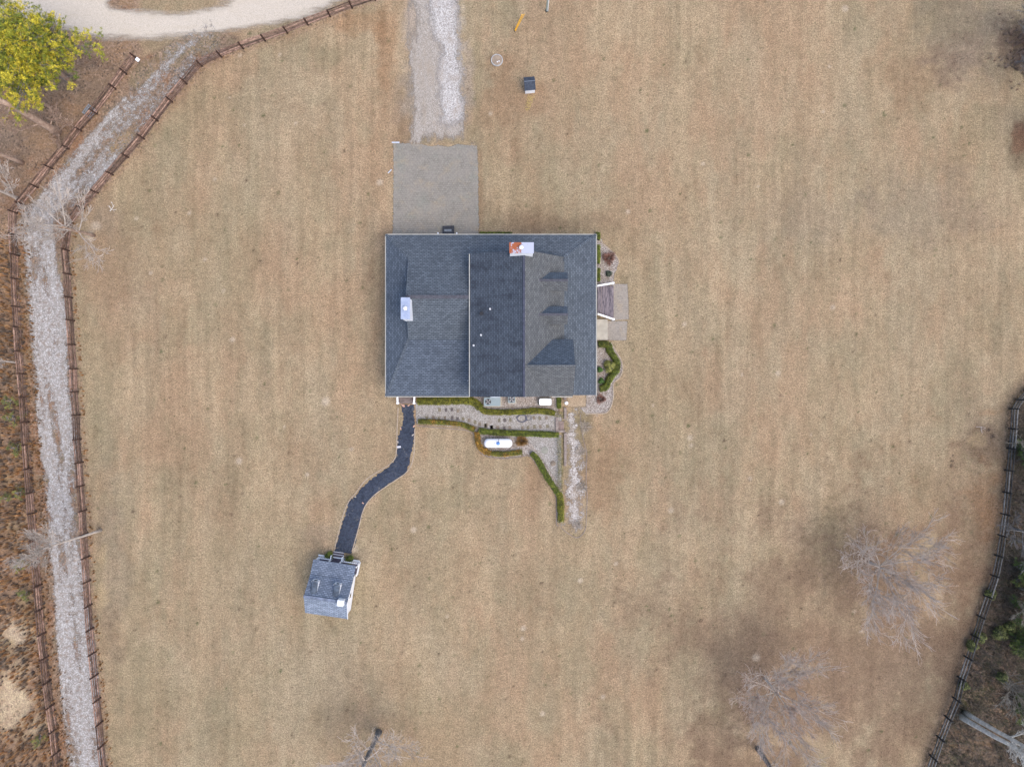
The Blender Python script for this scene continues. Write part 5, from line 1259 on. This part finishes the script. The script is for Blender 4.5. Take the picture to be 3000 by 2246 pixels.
def reg_wild(r):
    y = r.uniform(700, 2330); x = r.uniform(-160, left_x(min(y, 2259)) + 6); d_ = min(abs(x - 30) / 110 + abs(y - 2060) / 95, abs(x - 45) / 40 + abs(y - 1860) / 50)
    return x, y, d_ > .8
tufts('tall_grass', reg_wild, 5200, .95, [(.52, .29, .13), (.46, .28, .15), (.32, .23, .16), (.60, .36, .17), (.26, .21, .17), (.22, .18, .15)], 'rust coloured tall grass covering the rough strip left of the outer fence', 1, wd=.026, lean=.35)
def reg_fence(r):
    k = r.randrange(17, len(IN_F) - 1); a, b = IN_F[k], IN_F[k + 1]; t_ = r.random(); s_ = r.choice((-14, 12)) + r.uniform(-5, 5); return a[0] + (b[0] - a[0]) * t_ + s_, a[1] + (b[1] - a[1]) * t_, r.random() < .6
tufts('fence_grass', reg_fence, 230, .55, [(.44, .23, .09), (.38, .20, .08)], 'orange grass tufts growing along the foot of the inner fence', 2, wd=.024)
def reg_of(r):
    k = r.randrange(8, len(OUT_F) - 1); a, b = OUT_F[k], OUT_F[k + 1]; t_ = r.random(); return a[0] + (b[0] - a[0]) * t_ + r.uniform(8, 34), a[1] + (b[1] - a[1]) * t_, True
tufts('track_grass', reg_of, 420, .5, [(.42, .21, .08), (.34, .19, .08), (.24, .16, .10)], 'rusty grass tufts between the outer fence and the gravel track', 3, wd=.022)
def rf(y):
    for (x0, y0), (x1, y1) in zip(RT_F, RT_F[1:]):
        if y0 <= y <= y1: return x0 + (x1 - x0) * (y - y0) / (y1 - y0)
    return 2700
def reg_wood(r):
    y = r.uniform(1140, 2330); x = r.uniform(rf(min(y, 2267)) + 6, 3150); return x, y, True
tufts('understory', reg_wood, 7500, .7, [(.12, .095, .075), (.17, .135, .105), (.085, .07, .055), (.21, .165, .13), (.09, .095, .05)], 'tangled brown undergrowth on the floor of the right woods', 4, wd=.014, lean=1.6, blades=12)
def reg_cor(r):
    x = 3020 - abs(r.gauss(0, 48)) + r.uniform(0, 100); y = r.gauss(150, 42); return x, y, x > 2870
tufts('corner_thicket', reg_cor, 420, .7, [(.17, .125, .105), (.22, .17, .14), (.14, .105, .09), (.24, .15, .11)], 'dark brown brambles filling the upper right corner', 5, wd=.013, lean=1.4)
# fallen branches
def fallen(px, py, L, a, lab, seed, mat=BARK):
    rnd = random.Random(seed); m = MB(); p = P(px, py, .05)
    def g(p, a, L, r, d_):
        q = p; ps = [q]
        for k in range(4): a += rnd.uniform(-.5, .5); q = q + Vector((math.cos(a), math.sin(a), rnd.uniform(-.02, .05))) * L / 4; ps.append(q)
        m.tube(ps, [max(.008, r * (1 - .18 * k)) for k in range(5)], 4)
        if d_: [g(ps[rnd.randrange(1, 4)], a + rnd.choice((-1, 1)) * rnd.uniform(.5, 1.1), L * .55, r * .6, d_ - 1) for _ in range(3)]
    g(p, a, L, .035, 2); tag(m.build('fallen_branch', mat), lab, 'branch')
WB = simple('bleached_wood', (.75, .72, .66))
fallen(322, 618, .8, 1.1, 'bleached white fallen branch on the lawn inside the fence bend', 1, WB); fallen(248, 758, .8, .6, 'pale fallen branch lying beside the inner fence below the leaning tree', 2)
fallen(2860, 1250, 1.0, .3, 'grey fallen branch near the burrow by the right fence', 3)

sc.render.resolution_x = 1024; sc.render.resolution_y = 766
sc.render.engine = 'CYCLES'
sc.cycles.transparent_max_bounces = 16
